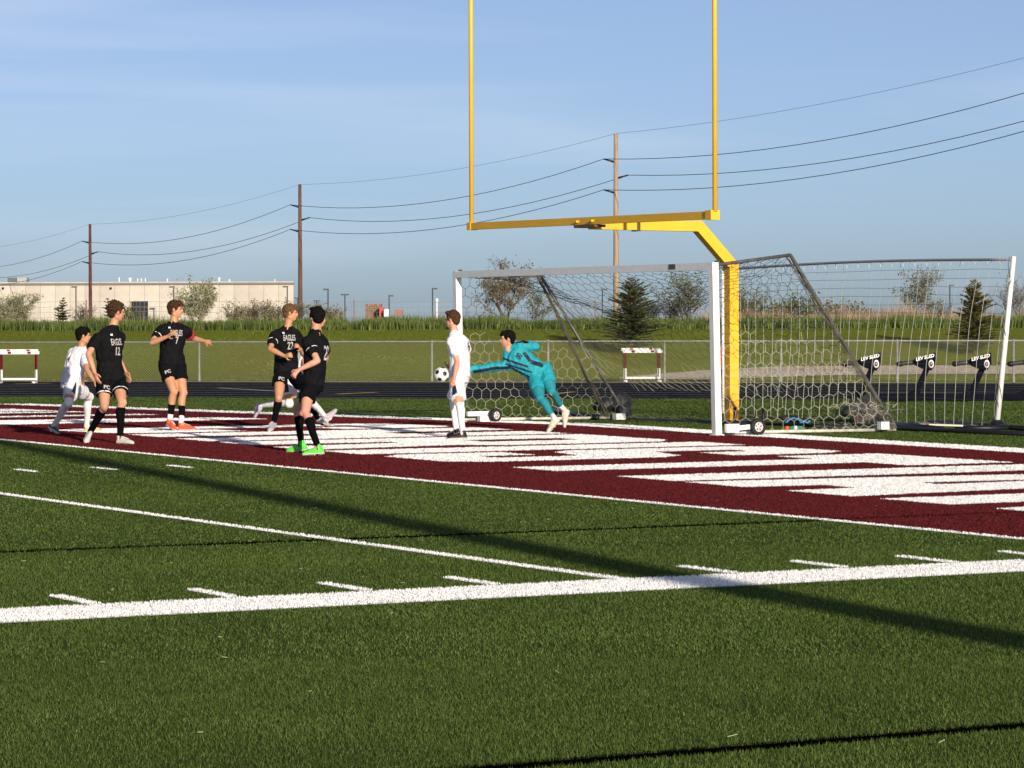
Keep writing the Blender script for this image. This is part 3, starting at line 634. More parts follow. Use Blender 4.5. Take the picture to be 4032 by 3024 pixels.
for px0, px1, py0, m_ in ((35, 70, 1094, mat('unit_dark', (.10, .11, .12), .6)), (72, 110, 1094, mat('unit_grey', (.34, .35, .33), .6))):
    a = at(px0, py0, BD+6); b = at(px1, 1110, BD+6); mb = MB(); mb.box(((a.x+b.x)/2, (a.y+b.y)/2, (a.z+b.z)/2), (bx, bn_, (0, 0, 1)), ((b-a).length/2*.92, .9, abs(a.z-b.z)/2)); mb.build('roof_unit', m_, B0)
for px_, r_, h_ in ((469, .08, .28), (512, .16, .22), (542, .06, .2), (556, .06, .22), (572, .06, .2), (659, .07, .18), (863, .12, .28), (1082, .05, .14), (903, .08, .1)):
    c0 = at(px_, 1110, BD+3); mb = MB(); mb.tube([c0, c0+Vector((0, 0, h_+.12))], r_, 8); mb.ell(c0+Vector((0, 0, h_+.12)), ((1, 0, 0), (0, 1, 0), (0, 0, 1)), (r_*1.3, r_*1.3, r_*.7), 8, 5); mb.build('roof_vent', WHITEP, B0)
DK = mat('lamp_post_dark', (.045, .05, .06), .5)
lamps = [(299, 1130, 'lamp post at the warehouse wall left of the maroon pole', -1, 322), (683, 1130, 'lamp post at the warehouse wall left of the leafy tree', -1, 322), (1131, 1129, 'lamp post near the right end of the warehouse', -1, 322),
         (1171, 1173, 'short far lamp post right beside the warehouse corner', 0, 420), (1246, 1184, 'shortest far lamp post above the bushes', 0, 420), (1291.6, 1140, 'tall lamp post right of the brown utility pole', -1, 300), (1358, 1160, 'lamp post with twin heads right of centre left', 0, 330),
         (1532, 1165, 'lamp post behind the stack of red brown crates', 1, 330), (1703, 1137, 'tall lamp post left of the near goal', 1, 300), (2372, 1140, 'far lamp post seen through the near goal net', 1, 300), (3740, 1124, 'thin far lamp post right of the airy tree', 1, 330)]
for px_, py_, lb, sd_, d_ in lamps:
    B = atd(px_, d_); T_ = at(px_, py_+3, d_); t = thing('lamp_post', lb, 'lamp post', B); mb = MB(); mb.tube([B-Vector((0, 0, .1)), T_], [.085, .06], 6); mb.build('pole', DK, t)
    mb = MB()
    if sd_ == 0: mb.box(T_+Vector((0, 0, .08)), (HR, HF, (0, 0, 1)), (.42, .16, .07))
    else: mb.box(T_+HR*sd_*.18+Vector((0, 0, .08)), (HR, HF, (0, 0, 1)), (.26, .14, .07))
    mb.build('lamp_head', DK, t)
# rust coloured thin stakes, wire fence along the ridge
for px_, lb in ((340, 'thin rusty stake left of the maroon utility pole'), (1054, 'thin rusty stake above the hedge'), (1394, 'thin rusty stake right of the twin headed lamp'), (2343, 'thin rusty stake seen through the near goal')):
    B = atd(px_, 131); mb = MB(); T_ = at(px_, 1180, 131); mb.tube([B, T_], .022, 5); tag(mb.build('fence_stake', mat('rust', (.24, .11, .07), .8)), lb, 'stake')
mb = MB()
for zz_ in (.0, .22, .44, .66):
    pts = [at(px_, 1188, 134)+Vector((0, 0, -zz_+.05*noise.noise(Vector((px_*.01, zz_, 0))))) for px_ in range(-200, 2900, 60)]; mb.tube(pts, .006, 3, cap=False)
for px_ in range(-200, 2900, 22):
    A = at(px_, 1188, 134); mb.tube([A, A-Vector((0, 0, .7))], .004, 3, cap=False)
tag(mb.build('field_wire_fence', mat('grey_wire', (.30, .30, .31), .6)), 'thin wire field fence along the ridge behind the tall grass', 'wire fence')
# crates, trailer, water tower
t = thing('crate_stack', 'stack of red brown crates on the ground beyond the bank', 'crate stack', atd(1472, 290)); a = at(1472, 1211, 290); u = 290/FPX
mb = MB(); mb.box(a+Vector((0, 0, -.5)), (HR, HF, (0, 0, 1)), (31*u, 1.2, 14*u+.5)); mb.build('crate_body', mat('crate_brown', (.20, .12, .085), .8, .3, 1.5), t)
for k in range(3):
    for j in range(7):
        c0 = a+HR*((j-3)*8.8*u)-HF*1.21+Vector((0, 0, (k-1)*8.5*u)); mb = MB(); mb.box(c0, (HR, HF, (0, 0, 1)), (3.9*u, .05, 3.6*u)); mb.build('crate', mat('crate_tan', (.27, .17, .115), .8, .3, 2) if (j+k) % 2 else mat('crate_red', (.22, .11, .08), .8), t)
a = at(1503, 1219, 288); mb = MB(); mb.box(a+Vector((0, 0, -.3)), (HR, HF, (0, 0, 1)), (8*u, .8, 8*u+.3)); tag(mb.build('red_bin', mat('red_bin', (.45, .05, .03), .5)), 'small red bin beside the crate stack', 'bin')
a = at(1522, 1224, 287); mb = MB(); mb.box(a+Vector((0, 0, -.2)), (HR, HF, (0, 0, 1)), (9*u, .6, 5*u+.2)); mb.box(a+HR*3*u+Vector((0, 0, 4*u)), (HR, HF, (0, 0, 1)), (4*u, .5, 3*u)); tag(mb.build('white_cabin', WHITEP), 'small white cabin to the right of the red bin', 'cabin')
a = at(1570, 1224, 287); mb = MB(); mb.box(a+Vector((0, 0, -.2)), (HR, HF, (0, 0, 1)), (16*u, .6, 3.5*u+.2)); mb.box(a+HR*-8*u+Vector((0, 0, 4*u)), (HR, HF, (0, 0, 1)), (5*u, .5, 2*u)); tag(mb.build('brown_trailer', mat('trailer_brown', (.28, .13, .10), .7)), 'low brown trailer left of the tall lamp post', 'trailer')
B = atd(1720, 900); tw_ = thing('water_tower', 'tiny pale water tower far away left of the near goal', 'water tower', B); T_ = at(1720, 1186, 900)
mb = MB(); mb.tube([B, T_], .22, 8); mb.build('column', WHITEP, tw_); mb = MB(); mb.tube([T_-Vector((0, 0, .4)), T_, T_+Vector((0, 0, .5)), T_+Vector((0, 0, .9))], [.25, .45, .45, .1], 10); mb.build('tank', WHITEP, tw_)

# ------------------------------------------------------------------ yellow football goalpost
FG = thing('football_goalpost', 'tall yellow football goalpost with gooseneck standing behind the near goal', 'goalpost', Vector((23.85, -12.12, zg(23.85))))
cy = -9.55; cz = 3.245; cl = PY(1846, 892, cy); crr = PY(2822, 846, cy)
XL, XR = cl.x-.10, crr.x+.11; ZL = cl.z; ZR = crr.z; YW = .11
mb = MB(); mb.bar((XR+.06, cy, ZR), (XL-.02, cy, ZL), YW, YW); mb.build('crossbar', YELLOW, FG)
mb = MB(); mb.box((XR-.0, cy, ZR), ((1, 0, 0), (0, 1, 0), (0, 0, 1)), (.075, .075, .068)); mb.build('end_sleeve', YELLOW, FG)
mb = MB(); mb.box((XL, cy, ZL), ((1, 0, 0), (0, 1, 0), (0, 0, 1)), (.06, .065, .06)); mb.build('end_sleeve', YELLOW, FG)
for xx, zz_ in ((XR-.065, ZR), (XL+.012, ZL)):
    mb = MB(); mb.tube([(xx, cy, zz_+.05), (xx, cy, zz_+6.1)], .034, 14); mb.build('upright', YELLOW, FG)
GX = 23.85; gp = lambda a, b: PX(a, b, GX)
t0 = Vector((GX, cy-.02, 3.17)); k1 = PX(2745, 890, GX); k2 = PX(2880, 1048, GX); bt = Vector((GX, k2.y-.0, zg(GX)-.02))
def beam(mb, pts, hs, w):                                           # a box beam bent in the plane x = GX
    ring = []
    for i, p_ in enumerate(pts):
        d1 = (pts[i]-pts[i-1]).normalized() if i else None; d2 = (pts[i+1]-pts[i]).normalized() if i < len(pts)-1 else None
        d_ = ((d1 or d2)+(d2 or d1)).normalized(); n_ = Vector((0, -d_.z, d_.y)); c_ = 1/max(.3, d_.dot(d1 or d2)); h_ = hs[i]/2*c_
        ring.append([p_+n_*h_-Vector((w/2, 0, 0)), p_+n_*h_+Vector((w/2, 0, 0)), p_-n_*h_+Vector((w/2, 0, 0)), p_-n_*h_-Vector((w/2, 0, 0))])
    n0 = len(mb.f); mb.loft(ring); mb.sm[n0:] = [False]*(len(mb.f)-n0)
mb = MB(); beam(mb, [t0, k1, k2, Vector((GX, k2.y, 1.6))], [.10, .165, .165, .165], .158); neck = mb.build('gooseneck', YELLOW, FG)
mb = MB(); mb.bar((GX, k2.y, 1.6), (GX, k2.y, .62), .158, .165, upv=(0, 1, 0)); mb.build('base_post', YELLOW, FG)
mb = MB(); mb.bar((GX, k2.y, .62), (GX, k2.y, zg(GX)), .159, .166, upv=(0, 1, 0)); mb.build('scuffed_foot', YELLOW_SCUFF, FG)
mb = MB(); mb.box((GX, cy, 3.165), ((1, 0, 0), (0, 1, 0), (0, 0, 1)), (.30, .10, .02)); mb.build('mounting_plate', mat('dark_bronze', (.10, .06, .02), .5), FG)
mb = MB(); bx0 = t0.lerp(k1, .42); mb.box(bx0, ((1, 0, 0), (k1-t0), (0, 0, 1)), (.083, .03, .082)); mb.build('clamp_band', mat('dark_bronze', (.1, .06, .02)), FG)
for fx in (-.22, .22):
    mb = MB(); mb.tube([(GX+.02+fx, cy+.05, 3.24), (GX+.02+fx, cy+.10, 3.24)], .022, 8); mb.build('bolt', YELLOW, FG)
mb = MB(); mb.box((GX, k2.y, zg(GX)+.03), ((1, 0, 0), (0, 1, 0), (0, 0, 1)), (.42, .36, .03)); mb.build('base_plate', BLACKM, FG)
mb = MB(); mb.box((GX-.085, k2.y+.0, zg(GX)+.16), ((1, 0, 0), (0, 1, 0), (0, 0, 1)), (.01, .025, .10)); mb.build('drain_slot', BLACKM, FG)

# ------------------------------------------------------------------ nets
def cordset(mb, edges, r, n=3):
    for a, b in edges: mb.tube([a, b], r, n, cap=False)
def hexnet(mb, surf, Wd, Hd, a=.155, r=.0024, loose=.012, seed=0, clip=None):
    s_ = a/math.sqrt(3)
    def P(u, v):
        u = min(max(u, 0), Wd); v = min(max(v, 0), Hd); q = surf(u/Wd, v/Hd)
        return q+Vector((noise.noise(q*2.1+Vector((seed, 0, 0))), noise.noise(q*2.3+Vector((0, seed, 5))), noise.noise(q*2.2+Vector((9, 0, seed)))))*loose*3+Vector((noise.noise(q*13), noise.noise(q*13+Vector((4, 4, 4))), noise.noise(q*13+Vector((8, 1, 0)))))*loose
    for j in range(-1, int(Hd/(1.5*s_))+2):
        for i in range(-1, int(Wd/a)+2):
            cx = i*a+(j % 2)*a/2; cyy = j*1.5*s_
            vt = [(cx+s_*math.cos(math.radians(30+60*k)), cyy+s_*math.sin(math.radians(30+60*k))) for k in range(4)]
            for k in range(3):
                (u0, v0), (u1, v1) = vt[k], vt[k+1]
                if max(u0, u1) < 0 or min(u0, u1) > Wd or max(v0, v1) < 0 or min(v0, v1) > Hd: continue
                if clip and not (clip(u0/Wd, v0/Hd) and clip(u1/Wd, v1/Hd)): continue
                A = P(u0, v0); B = P(u1, v1)
                if (A-B).length > .004: mb.tube([A, B], r, 3, cap=False)

g0x, g1x, gy = 19.89, 27.33, -9.23; zr = zg(g0x); zl = zg(g1x); PW = .102; LEAN = Vector((0, .055, 0))
SG = thing('soccer_goal', 'large white framed soccer goal with loose hexagonal net on the end line', 'soccer goal', Vector(((g0x+g1x)/2, gy, zr)))
for xx, z0 in ((g0x, zr), (g1x, zl)):
    mb = MB(); mb.bar(Vector((xx, gy, z0-.0)), Vector((xx, gy, 2.545))+LEAN, PW, PW, upv=(0, 1, 0)); mb.build('post', WHITEP, SG)
    mb = MB(); mb.box((xx-.0, gy-.0, z0+.012), ((1, 0, 0), (0, 1, 0), (0, 0, 1)), (.075, .075, .012)); mb.build('post_foot', WHITEP, SG)
    mb = MB(); mb.box(Vector((xx, gy, 2.51))+LEAN-Vector((0, .062, 0)), ((1, 0, 0), (0, 1, 0), (0, 0, 1)), (.045, .012, .06)); mb.build('corner_bracket', DGALV, SG)
mb = MB(); mb.bar(Vector((g0x+PW/2+.001, gy, 2.49))+LEAN, Vector((g1x-PW/2-.001, gy, 2.49))+LEAN, PW-.003, PW); cbar = mb.build('crossbar', WHITEP, SG)
mb = MB(); cp = PY(2645, 1021, gy+PW/2+.062); mb.box((cp.x, gy+PW/2+.057, 2.50), ((1, 0, 0), (0, 1, 0), (0, 0, 1)), (.085, .003, .036)); mb.build('sticker', mat('dark_label', (.08, .08, .085), .5, .3, 40), cbar)
tR = PX(3112, 1004, 19.95); tL = PX(2117, 1066, 27.3); bR = PX(3530, 1690, 19.95); bL = PX(2470, 1652, 27.3); bR.z = zg(20)+.03; bL.z = zg(27.3)+.03
fR = Vector((g0x, gy-.06, 2.51))+LEAN; fL = Vector((g1x, gy-.06, 2.51))+LEAN
for a, b, c_, f_ in ((fR, tR, bR, Vector((g0x, gy-.05, zr+.05))), (fL, tL, bL, Vector((g1x, gy-.05, zl+.05)))):
    mb = MB(); mb.tube([a, b], .024, 8); mb.build('depth_bar', DGALV, SG)
    m1 = b.lerp(c_, .90); m2 = c_+Vector((0, .30, 0)); pts = [b, b.lerp(c_, .5), m1]
    for k in range(1, 7):
        f = k/7; pts.append(m1.lerp(c_+Vector((0, -.10, .06)), f).lerp((c_+Vector((0, -.10, .06))).lerp(m2, f), f))
    pts.append(m2); mb = MB(); mb.tube(pts, .027, 8); mb.build('brace', DGALV, SG)
    mb = MB(); mb.tube([m2, f_], .024, 8); mb.build('ground_bar', mat('worn_white_bar', (.62, .60, .50), .5, .25, 9), SG)
mb = MB(); mb.tube([bR+Vector((0, .02, .0)), bL+Vector((0, .02, .0))], .02, 6); mb.build('rear_ground_bar', mat('worn_white_bar', (.6, .6, .5)), SG)
# net: roof, back and two sides
def rope(u): return tR.lerp(tL, u)+Vector((0, .15*math.sin(math.pi*u), -.80*(math.sin(math.pi*u)**.8)))
def roof(u, v): A = fR.lerp(fL, u)+Vector((0, 0, -.06)); B = rope(u); q = A.lerp(B, v); q.z -= .10*math.sin(math.pi*v)*math.sin(math.pi*u); return q
def back(u, v):
    A = rope(u); B = bR.lerp(bL, u); q = A.lerp(B, v); b_ = math.sin(math.pi*v)*(.25+.75*math.sin(math.pi*u)); q.y += .10*b_; q.z -= .05*b_; return q
mb = MB(); mbd = MB(); WN = (g1x-g0x)*1.02
def pale_zone(u, v): return noise.noise(Vector((u*3.2, v*2.6, 1))) > .16 or v > .97
hexnet(mbd, roof, WN, 1.9, a=.235, seed=1, r=.0032, loose=.018); hexnet(mb, back, WN, 3.0, a=.225, seed=2, loose=.02, clip=pale_zone); hexnet(mbd, back, WN, 3.0, a=.225, seed=2, loose=.02, r=.0032, clip=lambda u, v: not pale_zone(u, v))
for top_, bot_, f_, sd_ in ((tR, bR, Vector((g0x, gy-.05, zr)), 5), (tL, bL, Vector((g1x, gy-.05, zl)), 6)):
    ftop = fR if sd_ == 5 else fL
    def side(u, v, top_=top_, bot_=bot_, f_=f_, ftop=ftop):
        A = ftop.lerp(f_, v); B = top_.lerp(bot_, v); q = A.lerp(B, u); q.x += .10*math.sin(math.pi*u)*math.sin(math.pi*v)*(1 if sd_ == 6 else -1)*0.6; return q
    # keep the cells square although the side widens downwards
    rows = 2.55; s_ = .15/math.sqrt(3)
    def side2(u, v, S_=side):
        wv = 1.45+(3.2-1.45)*v; uu = min(1, u*3.2/wv); return S_(uu, v)
    tri = lambda u, v: u*3.2 <= 1.52+(3.2-1.45)*v
    pz = lambda u, v: v > .42+.2*noise.noise(Vector((u*4, v*3, 8)))
    hexnet(mb, side2, 3.2, rows, a=.185, seed=sd_, loose=.016, clip=lambda u, v: tri(u, v) and pz(u, v)); hexnet(mbd, side2, 3.2, rows, a=.185, loose=.016, seed=sd_, r=.0032, clip=lambda u, v: tri(u, v) and not pz(u, v))
net = mb.build('net', CORD, SG); net['label'] = 'pale cords of the loose hexagonal net'; netd = mbd.build('net', CORDD, SG); netd['label'] = 'black cords of the loose hexagonal net'
mb = MB()                                                            # bunched net gathered along the braces and the ground
for a, b, n_, r_ in ((tL+Vector((0, .0, 0)), bL+Vector((0, .32, 0)), 20, .05), (tR, bR, 9, .035)):
    for k in range(n_):
        ph = random.random()*6; pts = []
        for i in range(26):
            f = i/25; q = a.lerp(b, f); sw = .025+(.035*f if n_ > 15 else .02); q += Vector((math.sin(ph+f*9+k), math.cos(ph*1.3+f*7), math.sin(f*11+ph)*.4))*sw*random.uniform(.4, 1.1); q += Vector((0, .05, 0)); pts.append(q)
        mb.tube(pts, .0045, 3, cap=False)
for k in range(5):
    pts = [bR.lerp(bL, i/90)+Vector((random.gauss(0, .02), random.gauss(.03, .04), abs(random.gauss(.01, .02)))) for i in range(91)]; mb.tube(pts, .0045, 3, cap=False)
gn = mb.build('gathered_net', mat('net_cord_dirty', (.17, .155, .115), .9, spec=.05), SG); gn['label'] = 'net strands bunched along braces and ground'
mb = MB()
for k in range(34):                                                  # a heap of net at the right rear foot
    q = bR+Vector((random.gauss(0, .10), random.uniform(.0, .95), random.uniform(.02, .42))); pts = [q]
    for i in range(5): q = q+Vector((random.gauss(0, .05), random.gauss(0, .06), random.gauss(-.01, .04))); q.z = max(q.z, zr+.02); pts.append(q)
    mb.tube(pts, .003, 3, cap=False)
mb.build('net_heap', CORD, SG)['kind'] = 'stuff'
# transport wheels on the goal frame
def wheel(parent, c_, axis, r, w):
    ax = Vector(axis).normalized(); a2 = ax.cross(Vector((0, 0, 1))).normalized(); up_ = a2.cross(ax)
    def ringpts(rr, o): return [c_+ax*o+(a2*math.cos(t*math.pi/14)+up_*math.sin(t*math.pi/14))*rr for t in range(28)]
    mb = MB(); prof_ = [(r*.56, -w*.42), (r*.80, -w/2), (r*.95, -w*.42), (r, -w*.2), (r, w*.2), (r*.95, w*.42), (r*.80, w/2), (r*.56, w*.42), (r*.56, -w*.42)]
    mb.loft([ringpts(rr, o) for rr, o in prof_], close=False); fix = mb.build('tyre', RUBBER, parent)
    mb = MB(); mb.loft([ringpts(r*.57, -w*.30), ringpts(r*.57, w*.30)]); mb.loft([ringpts(r*.57, w*.28), ringpts(r*.57, w*.42), ringpts(r*.50, w*.42), ringpts(r*.48, w*.31)], close=False)
    mb.loft([ringpts(r*.57, -w*.28), ringpts(r*.57, -w*.42), ringpts(r*.50, -w*.42), ringpts(r*.48, -w*.31)], close=False)
    for s_ in (-1, 1): mb.tube([c_+ax*s_*w*.3, c_+ax*s_*w*.46], r*.14, 10)
    rim = mb.build('rim', mat('rim_grey', (.62, .58, .56), .5), parent)
    mb = MB()
    for s_ in (-1, 1):
        for k in range(5):
            t = k*2*math.pi/5+.3; q = c_+ax*s_*w*.31+(a2*math.cos(t)+up_*math.sin(t))*r*.33; mb.box(q, ((a2*math.cos(t)+up_*math.sin(t)), ax, (a2*-math.sin(t)+up_*math.cos(t))), (r*.11, w*.02, r*.06))
    mb.build('rim_hole', BLACKM, rim)
wr = PX(2983, 1690, g0x-.16); wc = Vector((g0x-.16, wr.y, zr+.122)); wh = bpy.data.objects.new('wheel', None); wh.location = wc; link(wh, SG); wheel(wh, wc, (1, 0, .0), .122, .085)
wlc = PX(1950, 1632, g1x-.25); wlc.z = zl+.112; wh2 = bpy.data.objects.new('wheel', None); wh2.location = wlc; link(wh2, SG); wheel(wh2, wlc, (1, .25, 0), .112, .085)
a = Vector((g0x-.13, gy-.06, zr+.11)); b = Vector((g0x-.13, gy-.27, zr+.11)); mb = MB(); mb.bar(a, b, .05, .12); mb.build('axle_box', WHITEP, SG)
mb = MB(); mb.bar(b, Vector((g0x-.13, wc.y+.12, zr+.125)), .04, .065); mb.build('axle_arm', WHITEP, SG)
a = PX(1860, 1645, g1x-.12); mb = MB(); mb.bar(Vector((g1x-.14, gy-.05, zl+.14)), Vector((g1x-.14, wlc.y-.08, zl+.14)), .05, .075); mb.build('axle_arm', WHITEP, SG)
mb = MB(); mb.bar(Vector((g1x-.16, gy-.25, zl+.055)), Vector((g1x-.16, gy-.62, zl+.055)), .1, .085); mb.build('axle_box', WHITEP, SG)
q = PX(3478, 1677, 19.8); mb = MB(); mb.box((19.8, q.y, zr+.10), ((1, 0, 0), (0, 1, 0), (0, 0, 1)), (.05, .070, .055)); mb.build('weight_box', WHITEP, SG)
q = PX(2425, 1652, 27.2); mb = MB(); mb.box((27.1, q.y, zl+.055), ((1, 0, 0), (0, 1, 0), (0, 0, 1)), (.06, .09, .05)); mb.build('weight_box', WHITEP, SG)

# second frame with a square mesh net, to the right and behind
A0 = G(2848, 1640); B0_ = G(3925, 1690); A0.z = zg(A0.x); B0_.z = zg(B0_.x)
A1 = at(2846, 1062, depth(A0)-.1); B1 = at(3986, 1022, depth(B0_)+.1)
N2 = thing('practice_net', 'second net of white upright strings on a leaning white pole frame', 'net frame', B0_)
mb = MB(); Bt = at(3992, 1010, depth(B0_)+.1); mb.tube([B0_+Vector((0, 0, .05)), Bt], [.042, .036], 10); mb.build('leaning_pole', WHITEP, N2)
mb = MB(); mb.tube([A0, A1], .026, 8); mb.build('far_pole', WHITEP, N2)
mb = MB(); ptsb = [A1.lerp(B1, i/14)+Vector((0, 0, .05*math.sin(math.pi*i/14))) for i in range(15)]; mb.tube(ptsb, .021, 8); mb.build('top_bar', mat('purple_grey_steel', (.27, .25, .28), .45), N2)
mb = MB(); mb.loft([[B0_+Vector((math.cos(t*.5236)*rr, math.sin(t*.5236)*rr, z_)) for t in range(12)] for rr, z_ in ((.22, 0), (.22, .03), (.12, .06), (.10, .10), (.05, .14))]); mb.build('pole_base', BLACKM, N2)
mb = MB(); nv = 31; nh = 19; grid = []
for i in range(nv+1):
    f = i/nv; T_ = ptsb[0].lerp(ptsb[-1], f)+Vector((0, 0, .05*math.sin(math.pi*f)-.02)); Bq = A0.lerp(B0_, f*.985)+Vector((0, 0, .03)); colp = []
    for j in range(nh+1):
        g = j/nh; q = T_.lerp(Bq, g); bul = math.sin(math.pi*g); q += HF*.28*bul*math.sin(math.pi*min(1, f*1.02)) + HR*(.045*noise.noise(Vector((f*9, g*2, 0)))+.05*bul*math.sin(f*5)); q.z += .03*noise.noise(Vector((f*6, g*6, 3)))
        colp.append(q)
    grid.append(colp)
for i in range(nv+1):
    mb.tube([grid[i][j] for j in range(nh+1)], .0044, 3, cap=False)
vert = mb.build('upright_strings', CORD2, N2)
mb = MB()
for j in range(nh+1):
    if j in (0,): continue
    mb.tube([grid[i][j] for i in range(nv+1)], .0018 if j > 7 else .003, 3, cap=False)
mb.build('cross_strings', mat('dark_cord', (.10, .11, .12), .8), N2)
mb = MB()
for k in range(26):
    q = B1.lerp(A1, k/26); mb.tube([q+UP*.035+HF*.02, q-UP*.05-HF*.03, q-UP*.03+HF*.03], .006, 3)
mb.build('lashing', CORD2, N2)
mb = MB()
for k in range(3):
    pts = [Bt.lerp(B0_, i/22)+HR*(.05*math.sin(i*.9+k*2)-.03)+HF*.05*math.cos(i*.8+k) for i in range(22)]; mb.tube(pts, .006, 3, cap=False)
for k in range(7):
    pts = [A0.lerp(B0_, i/60)+Vector((random.gauss(0, .03), random.gauss(0, .05), .02+abs(random.gauss(0, .02)))) for i in range(61)]; mb.tube(pts, .005, 3, cap=False)
mb.build('loose_strings', mat('net_cord_dirty', (.3, .28, .21)), N2)

# ------------------------------------------------------------------ blocking sled on the far side
sb = G(3640, 1582); SD = depth(sb); u = SD/FPX
SL = thing('blocking_sled', 'black football blocking sled with a row of padded heads at the turf edge', 'blocking sled', sb)
def sp_(px, py, dz=0): return at(px, py, SD+dz)
sled_mat = mat('sled_black', (.006, .007, .012), .9, .3, 6, spec=.06); padm = mat('pad_grey', (.035, .036, .040), .55, .3, 5)
mb = MB(); a = sp_(3465, 1573); b = sp_(4180, 1580); a.z = b.z = zg(a.x)+.10; mb.bar(a, b, .14, .15); mb.build('base_beam', sled_mat, SL)
mb = MB(); mb.bar(a+HF*.9, b+HF*.9, .1, .08); mb.build('rear_beam', sled_mat, SL)
Zp = lambda x, y: (3300+.2938*x, 1350+.2938*y)
def text_obj(txt, size, m, name, parent, org, ax, ay, az, shear=0, off=0.0, ext=.001, bold=.0, spacing=1.0, target=None, xs=1.0):
    cu = bpy.data.curves.new(name, 'FONT'); cu.body = txt; cu.size = size; cu.extrude = ext; cu.align_x = 'CENTER'; cu.align_y = 'CENTER'; cu.offset = bold; cu.space_character = spacing; cu.resolution_u = 3
    o = bpy.data.objects.new(name, cu); COL.objects.link(o); dg = bpy.context.evaluated_depsgraph_get(); me = bpy.data.meshes.new_from_object(o.evaluated_get(dg)); bpy.data.objects.remove(o)
    ax = Vector(ax).normalized(); az = Vector(az).normalized(); ay = Vector(ay).normalized()
    for v in me.vertices: v.co.x *= xs
    if target:
        bm = bmesh.new(); bm.from_mesh(me); xs_ = [v.co.x for v in bm.verts]
        if xs_:
            for k in range(int((max(xs_)-min(xs_))/.02)+1):
                bmesh.ops.bisect_plane(bm, geom=bm.verts[:]+bm.edges[:]+bm.faces[:], plane_co=(min(xs_)+k*.02, 0, 0), plane_no=(1, 0, 0))
        bm.to_mesh(me); bm.free(); tm = target.data; bvh = BVHTree.FromPolygons([v.co.copy() for v in tm.vertices], [tuple(p.vertices) for p in tm.polygons])
    for v in me.vertices:
        q = Vector(org)+ax*v.co.x+ay*(v.co.y)+az*v.co.z
        if target:
            base_ = Vector(org)+ax*v.co.x+ay*v.co.y+az*.4; h_ = bvh.ray_cast(base_, -az, 1.0)
            q = (h_[0]+az*(.005+v.co.z)) if h_[0] else Vector(org)+ax*v.co.x+ay*v.co.y-az*.03
        v.co = q
    me.materials.clear(); me.materials.append(m); me.name = name; o = bpy.data.objects.new(name, me); return link(o, parent)
TXW = mat('lettering_white', (.80, .80, .78), .6); BADGE = mat('badge_maroon', (.20, .03, .035), .5)
for k, x0 in enumerate((430, 1165, 1908, 2650)):
    dxx = x0-1165; hd = [(1030, 215), (1295, 130), (1300, 280), (1240, 370), (1130, 345), (1040, 300)]
    hp = [sp_(*Zp(x+dxx, y), 0) for x, y in hd]; mb = MB(); mb.loft([[q-HF*.14 for q in hp], [q+HF*.14 for q in hp]]); mb.sm = [False]*len(mb.sm)
    head = mb.build('sled_head', sled_mat, SL); fix_normals(head.data)
    a1_ = sp_(*Zp(1190+dxx, 345)); a2_ = sp_(*Zp(1075+dxx, 600)); a3_ = sp_(*Zp(1068+dxx, 770)); a3_.z = zg(a3_.x)+.1
    mb = MB(); mb.bar(a1_, a2_, .12, .11, upv=HR); mb.bar(a2_-Vector((0, 0, -.02)), a3_, .10, .09, upv=HR); mb.build('sled_arm', sled_mat, SL)
    h0 = sp_(*Zp(1040+dxx, 255), .05); h1 = sp_(*Zp(835+dxx, 282), .05); mb = MB(); mb.cap(h0, h1, .045, .045, 10); mb.build('blocking_pad', padm, SL)
    mb = MB(); mb.cap(h1-HR*.0, h1-HR*.03, .06, .055, 10); mb.build('pad_end', BLACKM, SL)
    ce = sp_(*Zp(1236+dxx, 281))-HF*.143; e1 = HR; e2 = Vector((0, 0, 1))
    def disc(rx, ry, o_): return [[ce+e1*math.cos(t*.3142)*rx+e2*math.sin(t*.3142)*ry-HF*o for t in range(20)] for o in (o_, o_+.004)]
    mb = MB(); mb.loft(disc(.056, .086, 0)); mb.build('badge_disc', TXW, head)
    mb = MB(); mb.loft(disc(.034, .050, .005)); mb.build('badge_centre', BADGE, head)
    tdir_ = (sp_(*Zp(1260+dxx, 165))-sp_(*Zp(1040+dxx, 215))).normalized()
    text_obj('P', .045, TXW, 'badge_letter', head, ce-HF*.011, e1, e2, -HF, bold=.001)
    tup = Vector((0, 0, 1)); text_obj('LEV SLED', .098, TXW, 'head_lettering', head, (sp_(*Zp(1155+dxx, 195)))-HF*.142, tdir_, tup, -HF, bold=.003, spacing=.98)
    mb = MB(); mb.bar(a3_+Vector((0, 0, .0)), a3_+HF*.9, .08, .08); mb.bar(a3_-HR*.35+Vector((0, 0, -.02)), a3_+Vector((0, 0, .16)), .05, .05); mb.build('sled_brace', sled_mat, SL)

